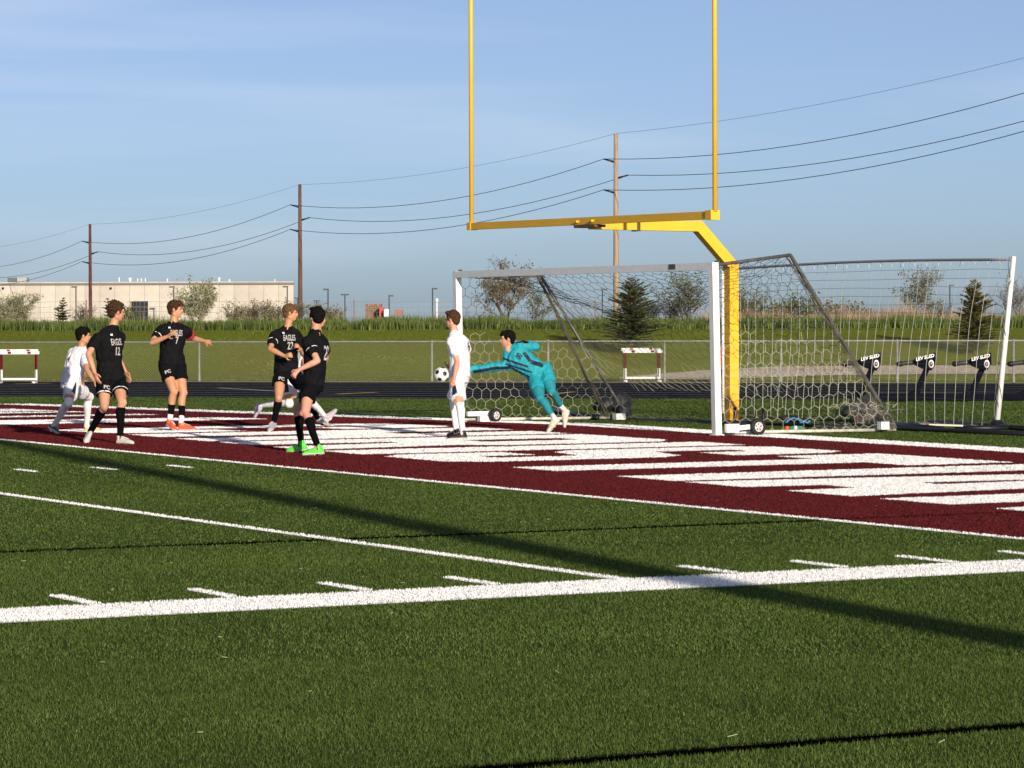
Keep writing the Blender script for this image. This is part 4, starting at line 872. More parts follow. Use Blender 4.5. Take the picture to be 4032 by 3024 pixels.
# ------------------------------------------------------------------ hurdles by the fence
def hurdle(name, label, px0, px1, py0, py1, n, d_):
    c0 = at((px0+px1)/2, py1, d_); c0.z = tz(c0) if d_ > 99 else 0; t = thing(name, label, 'hurdles', c0)
    u = d_/FPX; w = (px1-px0)*u; h = (py1-py0)*u; MR = mat('hurdle_maroon', (.13, .008, .018), .8, spec=.05)
    for k in range(n):
        o = c0+HR*(.05*k)-HF*(.12*k); z1 = h-.05-(.055*k); 
        mb = MB(); mb.box(o+Vector((0, 0, z1)), (HR, HF, (0, 0, 1)), (w/2-.03, .018, .045)); brd = mb.build('top_board', WHITEP, t)
        for s_ in (-1, 1):
            mb = MB(); mb.box(o+Vector((0, 0, z1))+HR*s_*w*.235-HF*.021, (HR, HF, (0, 0, 1)), (w*.042, .003, .034)); mb.build('board_mark', MR, brd)
            x_ = HR*s_*(w/2-.11); mb = MB(); mb.bar(o+x_+Vector((0, 0, z1-.045)), o+x_+Vector((0, 0, h*.40)), .045, .05, upv=HF); mb.build('upright', MR, t)
            mb = MB(); mb.bar(o+x_+Vector((0, 0, h*.40)), o+x_+Vector((0, 0, .08)), .035, .04, upv=HF); mb.build('lower_leg', WHITEP, t)
            mb = MB(); mb.bar(o+x_+Vector((0, 0, .03)), o+x_-HF*.6+Vector((0, 0, .03)), .05, .05); mb.build('foot', WHITEP, t)
        mb = MB(); mb.bar(o-HR*(w/2-.11)+Vector((0, 0, .12)), o+HR*(w/2-.11)+Vector((0, 0, .12)), .04, .06); mb.build('base_rail', WHITEP, t)
        if k == 0: text_obj('EAGLES', .05, mat('faint_print', (.55, .38, .38), .6), 'board_print', brd, o+Vector((0, 0, z1))-HF*.021, HR, (0, 0, 1), -HF)
    return t
hurdle('hurdle_stack', 'nested white and maroon hurdles at the left edge on the track', -10, 155, 1379, 1512, 2, 98.0)
hurdle('hurdle_stack', 'nested white and maroon hurdles seen through the near goal net', 2443, 2605, 1371, 1505, 2, 97.0)

# ------------------------------------------------------------------ gear left around the goals
def bag(name, label, pts_px, D_, dep, m, lumps=5, seed=1):
    rnd = random.Random(seed); mb = MB()
    for (a_, b_, rx, ry) in pts_px:
        c_ = at(a_, b_, D_+rnd.uniform(-.05, .05)); u = D_/FPX; mb.ell(c_, (HR, HF, (0, 0, 1)), (rx*u, dep, ry*u), 14, 9)
    o = fused(mb, name, m, None, .02, 3, wr=.02, wscale=6, seed=seed); return o
BAGM = mat('black_bag', (.018, .018, .02), .55, .3, 8, bump=.2); BLUE = mat('blue_strap', (.03, .22, .42), .5, .2, 20)
tag(bag('equipment_bag', 'black equipment bag behind the left brace of the near goal', [(2385, 1592, 38, 30), (2440, 1585, 45, 42), (2455, 1620, 30, 34), (2360, 1600, 24, 16)], 55.5, .22, BAGM, seed=2), 'black equipment bag behind the left brace of the near goal', 'bag')
tag(bag('equipment_bag', 'large dark grey bag heap inside the right end of the near goal', [(3375, 1610, 55, 26), (3425, 1590, 45, 36), (3340, 1625, 28, 14), (3445, 1625, 45, 36), (3400, 1650, 55, 20)], 50.6, .22, mat('grey_bag', (.055, .053, .05), .6, .3, 8, bump=.2), seed=3), 'large dark grey bag heap inside the right end of the near goal', 'bag')
tag(bag('gear_bag', 'black bag with blue trim lying in the right goal mouth', [(3130, 1656, 26, 18), (3090, 1645, 24, 8), (3155, 1665, 20, 12)], 49.5, .12, BAGM, seed=4), 'black bag with blue trim lying in the right goal mouth', 'bag')
mb = MB(); pts = [at(3085+i*6, 1672-26*math.sin(min(1, i/14)*math.pi)+(i % 3), 49.3) for i in range(16)]; mb.tube(pts, .018, 6)
mb.tube([at(3150+i*5, 1662+5*math.sin(i*1.4), 49.2) for i in range(9)], .02, 6); tag(mb.build('blue_strap', BLUE), 'bright blue strap looped over the black gear bag', 'strap')
mb = MB(); mb.tube([at(3270+i*14, 1672+4*math.sin(i*1.2), 49.4) for i in range(10)], .014, 6); tag(mb.build('trailing_rope', BLUE), 'blue rope trailing along the ground under the net', 'rope')
q = G(3598, 1694); mb = MB()
q2_ = at(3612, 1683, 48.0); q2_.z = zg(q2_.x)+.04; mb.box(q2_, (HR, HF, (0, 0, 1)), (.10, .08, .03)); mb.box(q2_+HR*.06, (HR+HF*.3, HF, (0, 0, 1)), (.05, .09, .035)); tag(mb.build('folded_blue_cloth', mat('cloth_blue', (.10, .26, .42), .7)), 'folded light blue cloth right of the weight box', 'cloth')
q2_ = at(3640, 1668, 48.6); q2_.z = zg(q2_.x)+.04; mb = MB(); mb.box(q2_, (HR, HF, (0, 0, 1)), (.065, .05, .03)); tag(mb.build('brown_block', mat('brown_block', (.16, .07, .04), .8)), 'small brown block lying in front of the second net', 'block')
q = G(3105, 1697); c_ = q+Vector((0, 0, .04)); BTM = mat('bottle_green', (.05, .20, .13), .3)
bt_ = thing('water_bottle', 'green water bottle with orange cap lying on the end line', 'bottle', q)
mb = MB(); mb.tube([c_, c_+HR*.05, c_+HR*.20, c_+HR*.21], [.02, .036, .036, .02], 10); mb.build('bottle_body', BTM, bt_)
mb = MB(); mb.tube([c_-HR*.055, c_-HR*.03, c_], [.018, .036, .036], 10); mb.build('bottle_cap', mat('cap_orange', (.80, .10, .02), .4), bt_)
mb = MB(); mb.tube([c_+HR*.08, c_+HR*.12], .0368, 10); mb.build('bottle_band', WHITEP, bt_)
for px_, py0, py1, D_, lb in ((3005, 1605, 1668, 48.0, 'short black stake standing beside the right goal wheel'), (3295, 1612, 1672, 48.6, 'short dark stake in the middle of the right side net'), (3375, 1628, 1684, 48.4, 'short rusty stake before the dark bag heap')):
    a = at(px_, py0, D_); b = at(px_, py1, D_); b.z = zg(b.x); mb = MB(); mb.tube([b, a], .022, 8); tag(mb.build('ground_stake', BLACKM if px_ < 3300 else mat('rust_dark', (.09, .05, .04), .8)), lb, 'stake')
BPOLES = [((3440, 1672), (3710, 1700), .045, 'thick black pole lying right of the near goal, its left end at the brace'), ((3510, 1692), (4100, 1718), .035, 'longest black pole lying nearest the end line at the right'), ((3660, 1668), (4100, 1700), .040, 'black pole lying under the foot of the leaning pole'),
          ((3760, 1692), (3970, 1692), .035, 'short dark pole crossing before the leaning pole foot'), ((2175, 1621), (2350, 1652), .045, 'black pole lying slanted behind the goalkeeper boots'), ((2290, 1640), (2420, 1648), .030, 'thin black pole running into the left brace foot'), ((1330, 1622), (1700, 1650), .012, 'thin dark cable lying behind the end line'), ((2960, 1669), (3260, 1682), .028, 'dark pole lying behind the blue strap'), ((3230, 1678), (3500, 1688), .035, 'dark pole lying under the net heap')]
for (a_, b_), (c__, d__), r_, lb in BPOLES:
    A = G(a_, b_+3); B = G(c__, d__+3); A.z = zg(A.x)+r_; B.z = zg(B.x)+r_; mb = MB(); mb.tube([A, A.lerp(B, .5), B], r_, 8); tag(mb.build('black_pole', BLACKM), lb, 'pole')
A = G(3655, 1696); B = G(3790, 1695); A.z = zg(A.x)+.09; B.z = zg(B.x)+.07; mb = MB(); mb.bar(A, B, .05, .025); tag(mb.build('pale_slat', mat('pale_slat', (.5, .5, .38), .7)), 'pale slat lying over the long black pole', 'slat')
# stadium light pole behind the camera; its shadow crosses the field
LPB = Vector((-4.61-19, 4.97+19*math.tan(-SH_AZ), 0)); lp = thing('stadium_light_pole', 'tall stadium light pole behind the viewer that throws the long shadow over the field', 'light pole', LPB)
mb = MB(); mb.tube([LPB, LPB+Vector((0, 0, 24))], [.25, .19], 12); mb.build('pole', GALV, lp)
for k in range(3):
    mb = MB(); mb.bar(LPB+Vector((0, -1.6, 22+k*.9)), LPB+Vector((0, 1.6, 22+k*.9)), .1, .1); mb.build('cross_arm', GALV, lp)
    for j in range(4):
        mb = MB(); mb.tube([LPB+Vector((.1, -1.35+j*.9, 22.15+k*.9)), LPB+Vector((.45, -1.35+j*.9, 22.05+k*.9))], [.1, .25], 10); mb.build('flood_lamp', BLACKM, lp)

# ------------------------------------------------------------------ people
def skin_mat(n, c_): return mat(n, c_, .5, .10, 9, spec=.35, sss=.08)
SK = {'a': skin_mat('skin_fair', (.56, .275, .175)), 'b': skin_mat('skin_tan', (.50, .245, .135)), 'c': skin_mat('skin_pink', (.60, .29, .20))}
BLK = mat('black_jersey', (.0065, .0065, .0075), .85, .3, 14, bump=.35, bscale=26, spec=.10); BLKS = mat('black_shorts', (.0045, .0045, .006), .85, .3, 10, bump=.35, bscale=22, spec=.08)
WHJ = mat('white_jersey', (.72, .71, .75), .7, .07, 12, bump=.7, bscale=14, spec=.15); WHS = mat('white_sock', (.78, .77, .77), .8, .05, 30, bump=.2, bscale=90); BKS = mat('black_sock', (.005, .005, .006), .95, .2, 30, bump=.2, bscale=80, spec=.03)
TEAL = mat('teal_jersey', (.018, .30, .36), .6, .12, 8, bump=.5, bscale=16, spec=.15); TEAL2 = mat('teal_sock', (.012, .23, .28), .75, .15, 20, bump=.3, bscale=60); NAVY = mat('navy_panel', (.008, .010, .035), .6)
LETW = mat('jersey_lettering', (.46, .43, .43), .7, .35, 60); LETN = mat('navy_lettering', (.01, .012, .04), .6); RED = mat('red_jersey', (.50, .01, .02), .6)
DARKEYE = mat('eye_dark', (.02, .014, .012), .3); LIP = mat('lip', (.42, .17, .14), .5)
def ang(phi): r = math.radians(phi); return (HR*math.cos(r)+HF*math.sin(r)).normalized()   # 0 right, 90 away, -90 towards the viewer

def person(label, z, D, head, headang, neck, sh, chest, hip, hipang, armR, armL, legR, legL, skin, hair, shirt, shorts, sock, boot, scale=1.0, group=None, pitch=0.0, sleeve=.56, longsleeve=False,
           hem=None, short_f=.62, sock_top=.12, hair_style='short', glove=None, tilt=0.0, text=None, sock2=None, fist=(False, False), hang=(None, None), bare_ankle=False, spine_off=0.0, socks_f=(None, None), headd=0.0, number_back=None, chest_dv=0.0, piping=False, bottom_trim=False):
    ox, oy, s = z; px = lambda q: (ox+q[0]*s, oy+q[1]*s); k = scale
    def pt(q, d_): a_, b_ = px(q); return at(a_, b_, d_)
    def reach(q, par, ln, sg):
        a_, b_ = px(q); r = dirpx(a_, b_).normalized(); o = CAM; t0_ = (par-o).dot(r); cl_ = o+r*t0_; h2 = ln*ln-(par-cl_).length_squared
        return cl_+r*(sg*math.sqrt(h2)) if h2 > 0 else cl_
    t = thing('person', label, 'person', Vector((0, 0, 0)), group)
    hipc = pt(hip, D); shc = pt(sh, D+spine_off); spine = (shc-hipc).normalized(); headc = pt(head, D+spine_off+headd); neckb = pt(neck, D+spine_off+headd*.4)
    def frame(phi, ax, dv=0.0):
        c_ = ang(phi)+Vector((0, 0, dv)); c_ = (c_-ax*c_.dot(ax)).normalized(); return c_, ax.cross(c_).normalized()
    cc, cl_ = frame(chest, spine, chest_dv); hc, hl = frame(hipang, spine.lerp(Vector((0, 0, 1)), .35).normalized())
    shL = shc+cl_*.168*k-spine*.035; shR = shc-cl_*.168*k-spine*.035; hpL = hipc+hl*.095*k; hpR = hipc-hl*.095*k
    # limbs
    J = {}
    for side, (el, wr_, ha), S0, sgn in (('R', armR, shR, 0), ('L', armL, shL, 1)):
        E_ = reach(el[:2], S0, .295*k, el[2]); Wr = reach(wr_[:2], E_, .255*k, wr_[2]); Hd = reach(ha[:2], Wr, .10*k, wr_[2])
        J[side] = (S0, E_, Wr, Hd)
    LG = {}
    for side, lg, H0 in (('R', legR, hpR), ('L', legL, hpL)):
        kn, an, he, to = lg[:4]; sole = lg[4] if len(lg) > 4 else None
        if sole is not None:
            a_, b_ = px((to[0], sole) if False else ((he[0]+to[0])/2, sole)); dA = depth(G(a_, b_))
        else: dA = D+lg[5]
        A_ = pt(an, dA); K_ = reach(kn[:2], H0, .43*k, kn[2]); mid = (depth(H0)+dA)/2
        if abs(depth(K_)-mid) > .30: K_ = pt(kn[:2], mid+.30*kn[2])
        he_ = pt(he, dA); to_ = reach(to[:2], he_, .255*k, to[2]); LG[side] = (H0, K_, A_, he_, to_)
        if sole is not None:
            for q in (he_, to_):
                g = zg(q.x)+.012
                if q.z < g: q.z = g
            if to_.z-zg(to_.x) > .03 and len(lg) <= 6: to_.z = zg(to_.x)+.012
    t.location = (LG['R'][3]+LG['L'][3])/2
    bpy.context.view_layer.update()
    # ---- body
    mb = MB()
    def ell(c_, f_, l_, u_, r): mb.ell(c_, (l_, f_, u_), r, 16, 11)
    def ringe(c_, l_, f_, a_, b_, n=18): return [c_+l_*a_*math.cos(j*2*math.pi/n)+f_*b_*math.sin(j*2*math.pi/n) for j in range(n)]
    SL_ = (shc-hipc).length
    def torso(mb_, inf, bot=-.10):
        rs = []
        for f, a_, b_ in ((bot, .150, .105), (0, .165, .118), (.22, .148, .108), (.42, .142, .102), (.62, .154, .112), (.82, .170, .118), (.95, .168, .100), (1.02, .11, .075)):
            tt = min(max(f, 0), 1); l_ = hl.lerp(cl_, tt).normalized(); f_ = hc.lerp(cc, tt).normalized(); bend = -cc*.02*math.sin(math.pi*tt)
            rs.append(ringe(hipc+spine*SL_*f+bend, l_, f_, a_*k+inf, b_*k+inf))
        mb_.loft(rs)
    torso(mb, -.012)
    hu = (headc-neckb).normalized(); hf0 = ang(headang)+Vector((0, 0, math.sin(math.radians(pitch)))); hup = Vector((0, 0, 1)).lerp(hu, .25+tilt).normalized(); hf = (hf0-hup*hf0.dot(hup)).normalized(); hl_ = hup.cross(hf)
    hk = k*1.03
    mb.cap(shc-spine*.02, neckb-hup*.01, .080*k, .060*k, 14); mb.cap(neckb-hup*.035, shL, .046*k, .05*k); mb.cap(neckb-hup*.035, shR, .046*k, .05*k); mb.cap(neckb-hup*.03, headc-hup*.05*hk-hf*.012, .058*k, .053*k, 14)
    ell(headc+hup*.018*hk-hf*.010*hk, hf, hl_, hup, (.074*hk, .094*hk, .092*hk)); ell(headc+hf*.022*hk-hup*.030*hk, hf, hl_, hup, (.062*hk, .068*hk, .080*hk))
    ell(headc+hf*.048*hk-hup*.083*hk, hf, hl_, hup, (.036*hk, .034*hk, .028*hk)); mb.cap(headc-hup*.062*hk-hf*.01*hk+hl_*.05*hk, headc+hf*.045*hk-hup*.088*hk+hl_*.015*hk, .024*hk, .022*hk, 8); mb.cap(headc-hup*.062*hk-hf*.01*hk-hl_*.05*hk, headc+hf*.045*hk-hup*.088*hk-hl_*.015*hk, .024*hk, .022*hk, 8)
    mb.cap(headc+hf*.086*hk+hup*.012*hk, headc+hf*.0975*hk-hup*.020*hk, .011*hk, .0155*hk, 8); mb.cap(headc+hf*.080*hk+hup*.026*hk-hl_*.035*hk, headc+hf*.080*hk+hup*.026*hk+hl_*.035*hk, .014*hk, .014*hk, 8); mb.cap(headc+hf*.080*hk-hup*.050*hk-hl_*.014, headc+hf*.080*hk-hup*.050*hk+hl_*.014, .015*hk, .015*hk, 8)
    for sg in (-1, 1):
        ec = headc+hl_*sg*.077*hk-hf*.004*hk-hup*.006*hk; mb.ell(ec, ((hf-hl_*sg*.4), hl_*sg+hf*.4, hup), (.020*hk, .010*hk, .033*hk), 10, 7)
    for i_, side in enumerate(('R', 'L')):
        S0, E_, Wr, Hd = J[side]; mb.ell(S0-spine*.005, (cl_, cc, spine), (.062*k, .060*k, .062*k), 12, 8)
        mb.cap(S0, S0.lerp(E_, .45), .052*k, .049*k); mb.cap(S0.lerp(E_, .45), E_, .049*k, .038*k); d_ = (Wr-E_).normalized(); mb.cap(E_, E_.lerp(Wr, .30), .038*k, .043*k); mb.cap(E_.lerp(Wr, .30), Wr, .043*k, .026*k)
        # hand: palm, four fingers in two joints, thumb
        hd_ = (Hd-Wr); hd_ = hd_.normalized() if hd_.length > .01 else d_
        fwd_guess = cc if abs(cc.dot(hd_)) < .9 else Vector((0, 0, 1)); side_ax = hd_.cross(fwd_guess).normalized() if side == 'R' else -hd_.cross(fwd_guess).normalized()
        inn = (-cl_ if side == 'L' else cl_); inn = (inn-hd_*inn.dot(hd_)); inn = inn.normalized() if inn.length > .2 else side_ax; th_ax = hd_.cross(inn).normalized(); 
        if th_ax.dot(cc) < 0: th_ax = -th_ax
        mb.cap(Wr, Wr+hd_*.085*k, .030*k, .036*k, 10, .5, side=th_ax); fs = fist[i_]
        for j in range(4):
            b_ = Wr+hd_*.092*k+th_ax*(.030-.020*j)*k; lf = (.072, .080, .074, .058)[j]*k; cu_ = 1.5 if fs else .42
            d1 = (hd_*math.cos(cu_*.5)+inn*math.sin(cu_*.5)+th_ax*(.10-.07*j)); d2 = (hd_*math.cos(cu_*1.35)+inn*math.sin(cu_*1.35)); m_ = b_+d1.normalized()*lf*.5
            mb.cap(b_-hd_*.01, m_, .0098*k, .0092*k, 8); mb.cap(m_, m_+d2.normalized()*lf*.52, .0092*k, .008*k, 8)
        tb_ = Wr+hd_*.03*k+th_ax*.030*k; tm = tb_+(hd_*.6+th_ax*.75+inn*.25).normalized()*.042*k; mb.cap(tb_, tm, .014*k, .0115*k, 8); mb.cap(tm, tm+(hd_+th_ax*.15+inn*(.9 if fs else .3)).normalized()*.032*k, .0115*k, .009*k, 8)
    for side in ('R', 'L'):
        H0, K_, A_, he_, to_ = LG[side]; th = (K_-H0).normalized(); sh_ = (A_-K_).normalized(); back = (-(to_-he_)).normalized(); back = (back-sh_*back.dot(sh_)).normalized() if abs(back.dot(sh_)) < .98 else -hc
        mb.cap(H0, H0.lerp(K_, .45), .088*k, .080*k, 16); mb.cap(H0.lerp(K_, .45), K_, .080*k, .055*k, 16); mb.ell(K_-back*.012, (sh_.orthogonal(), back, sh_), (.052*k, .050*k, .060*k), 12, 8)
        mb.cap(K_, K_.lerp(A_, .28)+back*.018*k, .050*k, .056*k, 14); mb.cap(K_.lerp(A_, .28)+back*.018*k, K_.lerp(A_, .62), .056*k, .040*k, 14); mb.cap(K_.lerp(A_, .62), A_, .040*k, .034*k, 12); mb.cap(A_, he_.lerp(to_, .5), .034*k, .026*k, 10)
    body = fused(mb, 'body', SK[skin] if isinstance(skin, str) else skin, t, .0104*max(k, .8), 1)
    # ---- face details
    for sg in (-1, 1):
        ec = headc+hf*.080*hk+hl_*sg*.031*hk+hup*.006*hk; mbb = MB(); mbb.ell(ec, (hl_, hf, hup), (.013*hk, .011, .0075*hk), 8, 6); mbb.build('eye', DARKEYE, t)
        ec = headc+hf*.088*hk+hl_*sg*.033*hk+hup*.030*hk; mbb = MB(); mbb.cap(ec-hl_*.017*hk, ec+hl_*.017*hk, .0065, .0055, 6); mbb.build('eyebrow', hair, t)
    mbb = MB(); mc = headc+hf*.0905*hk-hup*.052*hk; mbb.cap(mc-hl_*.018*hk, mc+hl_*.018*hk, .006, .006, 6); mbb.build('mouth', LIP, t)
    # ---- hair
    mh = MB(); mh.ell(headc+hup*.036*hk-hf*.022*hk, (hl_, hf, hup), (.084*hk, .098*hk, .088*hk), 18, 12)
    mh.ell(headc-hf*.055*hk-hup*.010*hk, (hl_, hf, hup), (.070*hk, .052*hk, .070*hk), 14, 9)
    rnd = random.Random(len(label)*3+int(D*10))
    nt_ = 120; amp = {'short': .010, 'curly': .022, 'fringe': .016, 'flow': .014}[hair_style]
    for _ in range(nt_):
        a_ = rnd.uniform(0, 6.28); e_ = rnd.uniform(.15, 1.5) if math.cos(a_) > .1 else rnd.uniform(-.35, 1.5); dr = (hf*math.cos(a_)*math.cos(e_)+hl_*math.sin(a_)*math.cos(e_)+hup*math.sin(e_)); q = headc+hup*.036*hk-hf*.022*hk+Vector(dr)*.080*hk
        tang = (hf*.8-hup*.3 if hair_style in ('fringe', 'flow') else Vector((rnd.gauss(0, 1), rnd.gauss(0, 1), rnd.gauss(0, 1)))).normalized(); mh.cap(q, q+dr*amp*.9+tang*amp, .017*hk, .006, 6)
    for sg in (-1, 1): mh.cap(headc+hl_*sg*.072*hk+hf*.022*hk+hup*.035*hk, headc+hl_*sg*.074*hk+hf*.022*hk-hup*.004*hk, .016*hk, .010, 8)
    if hair_style in ('fringe', 'flow'):
        for j in range(9):
            u_ = (j-4)/4; q0 = headc+hf*.052*hk+hl_*u_*.055*hk+hup*.098*hk; mh.cap(q0, headc+hf*(.094-.022*u_*u_)*hk+hl_*(u_*.062+.01)*hk+hup*(.055+.01*rnd.random())*hk, .022*hk, .012, 8)
    else:
        for j in range(7):
            u_ = (j-3)/3; q0 = headc+hf*.045*hk+hl_*u_*.05*hk+hup*.10*hk; mh.cap(q0, headc+hf*(.078-.02*u_*u_)*hk+hl_*u_*.06*hk+hup*(.086+.012*rnd.random())*hk, .022*hk, .014, 8)
    fused(mh, 'hair', hair, t, .0065, 1, wr=.006, wscale=60, seed=3)
    # ---- shirt
    ms = MB(); torso(ms, .020, -.02 if hem is None else hem); 
    if hem is None or hem < 0: 
        pass
    ms.cap(shc-spine*.04, neckb-hup*.045, .10*k, .066*k, 14)
    for q_ in (shL, shR): ms.cap(neckb-hup*.052, q_+spine*.004, .060*k, .062*k, 14)
    for side in ('R', 'L'):
        S0, E_, Wr, Hd = J[side]; f = 1.0 if longsleeve else sleeve
        ms.ell(S0, (cl_, cc, spine), (.070*k, .070*k, .064*k), 14, 9); ms.cap(S0, S0.lerp(E_, f*.9), .068*k, (.058 if longsleeve else .068)*k, 14); ms.cap(shc-spine*.06, S0-spine*.01, .09*k, .070*k, 12)
        if longsleeve: ms.cap(E_, E_.lerp(Wr, .92), .060*k, .042*k, 14)
    hemc = hipc+spine*SL_*(-.05 if hem is None else hem); ms.loft([ringe(hemc, hl, hc, .178*k, .132*k), ringe(hemc+spine*.12, hl, hc, .168*k, .124*k)])
    shirt_o = fused(ms, 'shirt', shirt, t, .011, 2, wr=.015, wscale=9, seed=int(D*3) % 11)
    # ---- shorts
    mp = MB(); mp.loft([ringe(hipc-spine*.07, hl, hc, .158*k, .122*k), ringe(hipc+spine*.0, hl, hc, .172*k, .126*k), ringe(hipc+spine*.10, hl, hc, .150*k, .110*k)])
    for side in ('R', 'L'):
        H0, K_, A_, he_, to_ = LG[side]; f = short_f; mp.cap(H0+Vector((0, 0, .01)), H0.lerp(K_, f*.5), .098*k, .100*k, 16)
        d_ = (K_-H0).normalized(); a_ = H0.lerp(K_, f*.35); b_ = H0.lerp(K_, f); e1 = d_.orthogonal().normalized(); e2 = d_.cross(e1); mp.loft([[c__+e1*math.cos(j*.3927)*r+e2*math.sin(j*.3927)*r for j in range(16)] for c__, r in ((H0, .09*k), (a_, .10*k), (b_, .103*k))])
    shorts_o = fused(mp, 'shorts', shorts, t, .011, 1, wr=.013, wscale=9, seed=int(D*5) % 13)
    if bottom_trim:
        for side in ('R', 'L'):
            H0, K_, A_, he_, to_ = LG[side]; d_ = (K_-H0).normalized(); b_ = H0.lerp(K_, short_f-.005); e1 = d_.orthogonal().normalized(); e2 = d_.cross(e1); mm = MB()
            mm.loft([[c__+e1*math.cos(j*.3142)*r+e2*math.sin(j*.3142)*r for j in range(20)] for c__, r in ((b_-d_*.008, .106*k), (b_+d_*.000, .1075*k), (b_+d_*.008, .106*k))], close=False); mm.build('hem_trim', TXW, shorts_o)
    if piping:                                                     # dark wedge at the side of each leg
        for side, lat in (('R', -hl), ('L', hl)):
            H0, K_, A_, he_, to_ = LG[side]; d_ = (K_-H0).normalized(); q0 = H0+d_*.02; q1 = H0.lerp(K_, short_f-.01); lt = (lat-d_*lat.dot(d_)).normalized(); fr = d_.cross(lt); tm = shorts_o.data
            bvh = BVHTree.FromPolygons([v.co.copy() for v in tm.vertices], [tuple(p.vertices) for p in tm.polygons]); rows = []
            for i in range(9):
                g = i/8; c0_ = q0.lerp(q1, g); row = []
                for j in range(-3, 4):
                    w_ = (.006+.032*g)*j/3; h_ = bvh.ray_cast(c0_+lt*.4+fr*w_, -lt, .6); row.append((h_[0] if h_[0] else c0_+lt*.09+fr*w_)+lt*.004)
                rows.append(row)
            me = bpy.data.meshes.new('side_panel'); me.from_pydata([tuple(v) for r_ in rows for v in r_], [], [(i*7+j, i*7+j+1, (i+1)*7+j+1, (i+1)*7+j) for i in range(8) for j in range(6)]); me.materials.append(NAVY); link(bpy.data.objects.new('side_panel', me), shorts_o)
    # ---- socks and boots
    for i_, side in enumerate(('R', 'L')):
        H0, K_, A_, he_, to_ = LG[side]; f0 = socks_f[i_] if socks_f[i_] is not None else sock_top; sm_ = sock; sh_ = (A_-K_).normalized(); back = (-(to_-he_)).normalized(); back = (back-sh_*back.dot(sh_)).normalized() if abs(back.dot(sh_)) < .98 else -hc
        mk = MB(); end_ = .80 if bare_ankle else 1.02; q = lambda f: K_.lerp(A_, f)+back*.018*k*max(0, 1-abs(f-.28)/.34)
        r_ = lambda f: (.050+.006*min(f/.28, 1) if f < .28 else (.056-.016*(f-.28)/.34 if f < .62 else .040-.006*(f-.62)/.38))*k+.0055
        if f0 < 0: mk.cap(H0.lerp(K_, 1+f0*1.2), K_, (.066 if f0 > -.25 else .096)*k, (.060 if f0 > -.25 else .066)*k, 14); mk.ell(K_, (sh_, back, sh_.cross(back)), (.072*k, .070*k, .068*k), 12, 8)
        fs_ = [max(f0, 0), max(.28, max(f0, 0)+.02), .45, .62, .80, end_]; fs_ = sorted(set([f for f in fs_ if f <= end_])); e1 = (back.cross(sh_)).normalized()
        mk.loft([[q(f)+e1*math.cos(j*.3927)*r_(f)+back*math.sin(j*.3927)*r_(f) for j in range(16)] for f in fs_])
        if not bare_ankle: mk.cap(A_, he_.lerp(to_, .35), .038*k, .028*k, 10)
        so = fused(mk, 'sock', sm_, t, .009, 1, wr=.002, wscale=30)
        if sock2 or bare_ankle:
            mk = MB(); mk.loft([[K_.lerp(A_, f)+e1*math.cos(j*.3927)*rr+back*math.sin(j*.3927)*rr for j in range(16)] for f, rr in ((end_-.02, .0365*k+.003), (.95, .035*k+.003), (1.06, .037*k+.003))]); mk.build('ankle_sock', WHS, t)
        d_ = (to_-he_).normalized(); uv = (A_-he_); uv = (uv-d_*uv.dot(d_)).normalized(); lt = d_.cross(uv); Lf_ = .272*k; mbt = MB()
        prof_ = [(-.012, .020, .045), (.0, .031, .078), (.05, .035, .090), (.10, .035, .078), (.15, .039, .060), (.20, .043, .046), (.24, .038, .036), (.268, .024, .026), (.280, .008, .014)]
        rings = []
        for s_, w_, h_ in prof_:
            c_ = he_+d_*(s_*k+.0)+uv*.012; rings.append([c_+lt*w_*k*math.cos(a_)*(1.0 if math.sin(a_) > -.2 else .9)+uv*(h_*k*math.sin(a_) if math.sin(a_) > 0 else .010*math.sin(a_)) for a_ in [j*math.pi/8 for j in range(16)]])
        mbt.loft(rings); mbt.cap(he_.lerp(A_, .55)+d_*.02, A_-(A_-he_)*.05, .040*k, .041*k, 12)
        bo = fused(mbt, 'boot', boot[i_] if isinstance(boot, tuple) else boot, t, .008, 1)
        msol = MB(); rings = []
        for s_, w_, h_ in prof_: c_ = he_+d_*(s_*k)+uv*.004; rings.append([c_+lt*w_*k*1.04*math.cos(a_)+uv*.010*math.sin(a_) for a_ in [j*math.pi/6 for j in range(12)]])
        msol.loft(rings)
        for s_ in (.02, .05, .17, .20, .23):
            for g in (-1, 1): cst = he_+d_*s_*k+lt*g*.022; msol.cap(cst, cst-uv*.009, .006, .005, 6)
        msol.build('sole', mat('boot_sole', (.55, .53, .48), .5), bo)
        ml = MB()
        for s_ in (.09, .115, .14, .165):
            c_ = he_+d_*s_*k+uv*(.096-.25*(s_-.06))*k; ml.cap(c_-lt*.018, c_+lt*.018, .004, .004, 6)
        ml.build('lace', mat('lace', (.6, .6, .6), .7), bo)
    # ---- gloves
    if glove:
        for i_, side in enumerate(('R', 'L')):
            if not glove[i_]: continue
            S0, E_, Wr, Hd = J[side]; hd_ = (Hd-Wr).normalized(); mg = MB(); inn = (cl_ if side == 'R' else -cl_); inn = inn-hd_*inn.dot(hd_); inn.normalize(); ta = hd_.cross(inn)
            mg.cap(Wr-hd_*.03, Wr+hd_*.09, .040, .050, 12, .6, side=ta)
            for j in range(4): b_ = Wr+hd_*.09+ta*(.036-.024*j); m_ = b_+(hd_+ta*(.18-.12*j)+inn*.15).normalized()*.05; mg.cap(b_, m_, .0145, .0135, 8); mg.cap(m_, m_+(hd_+inn*.5).normalized()*.042, .0135, .011, 8)
            mg.cap(Wr+hd_*.03+ta*.03, Wr+hd_*.075+ta*.078, .018, .013, 8); fused(mg, 'glove', glove[i_], t, .007, 1)
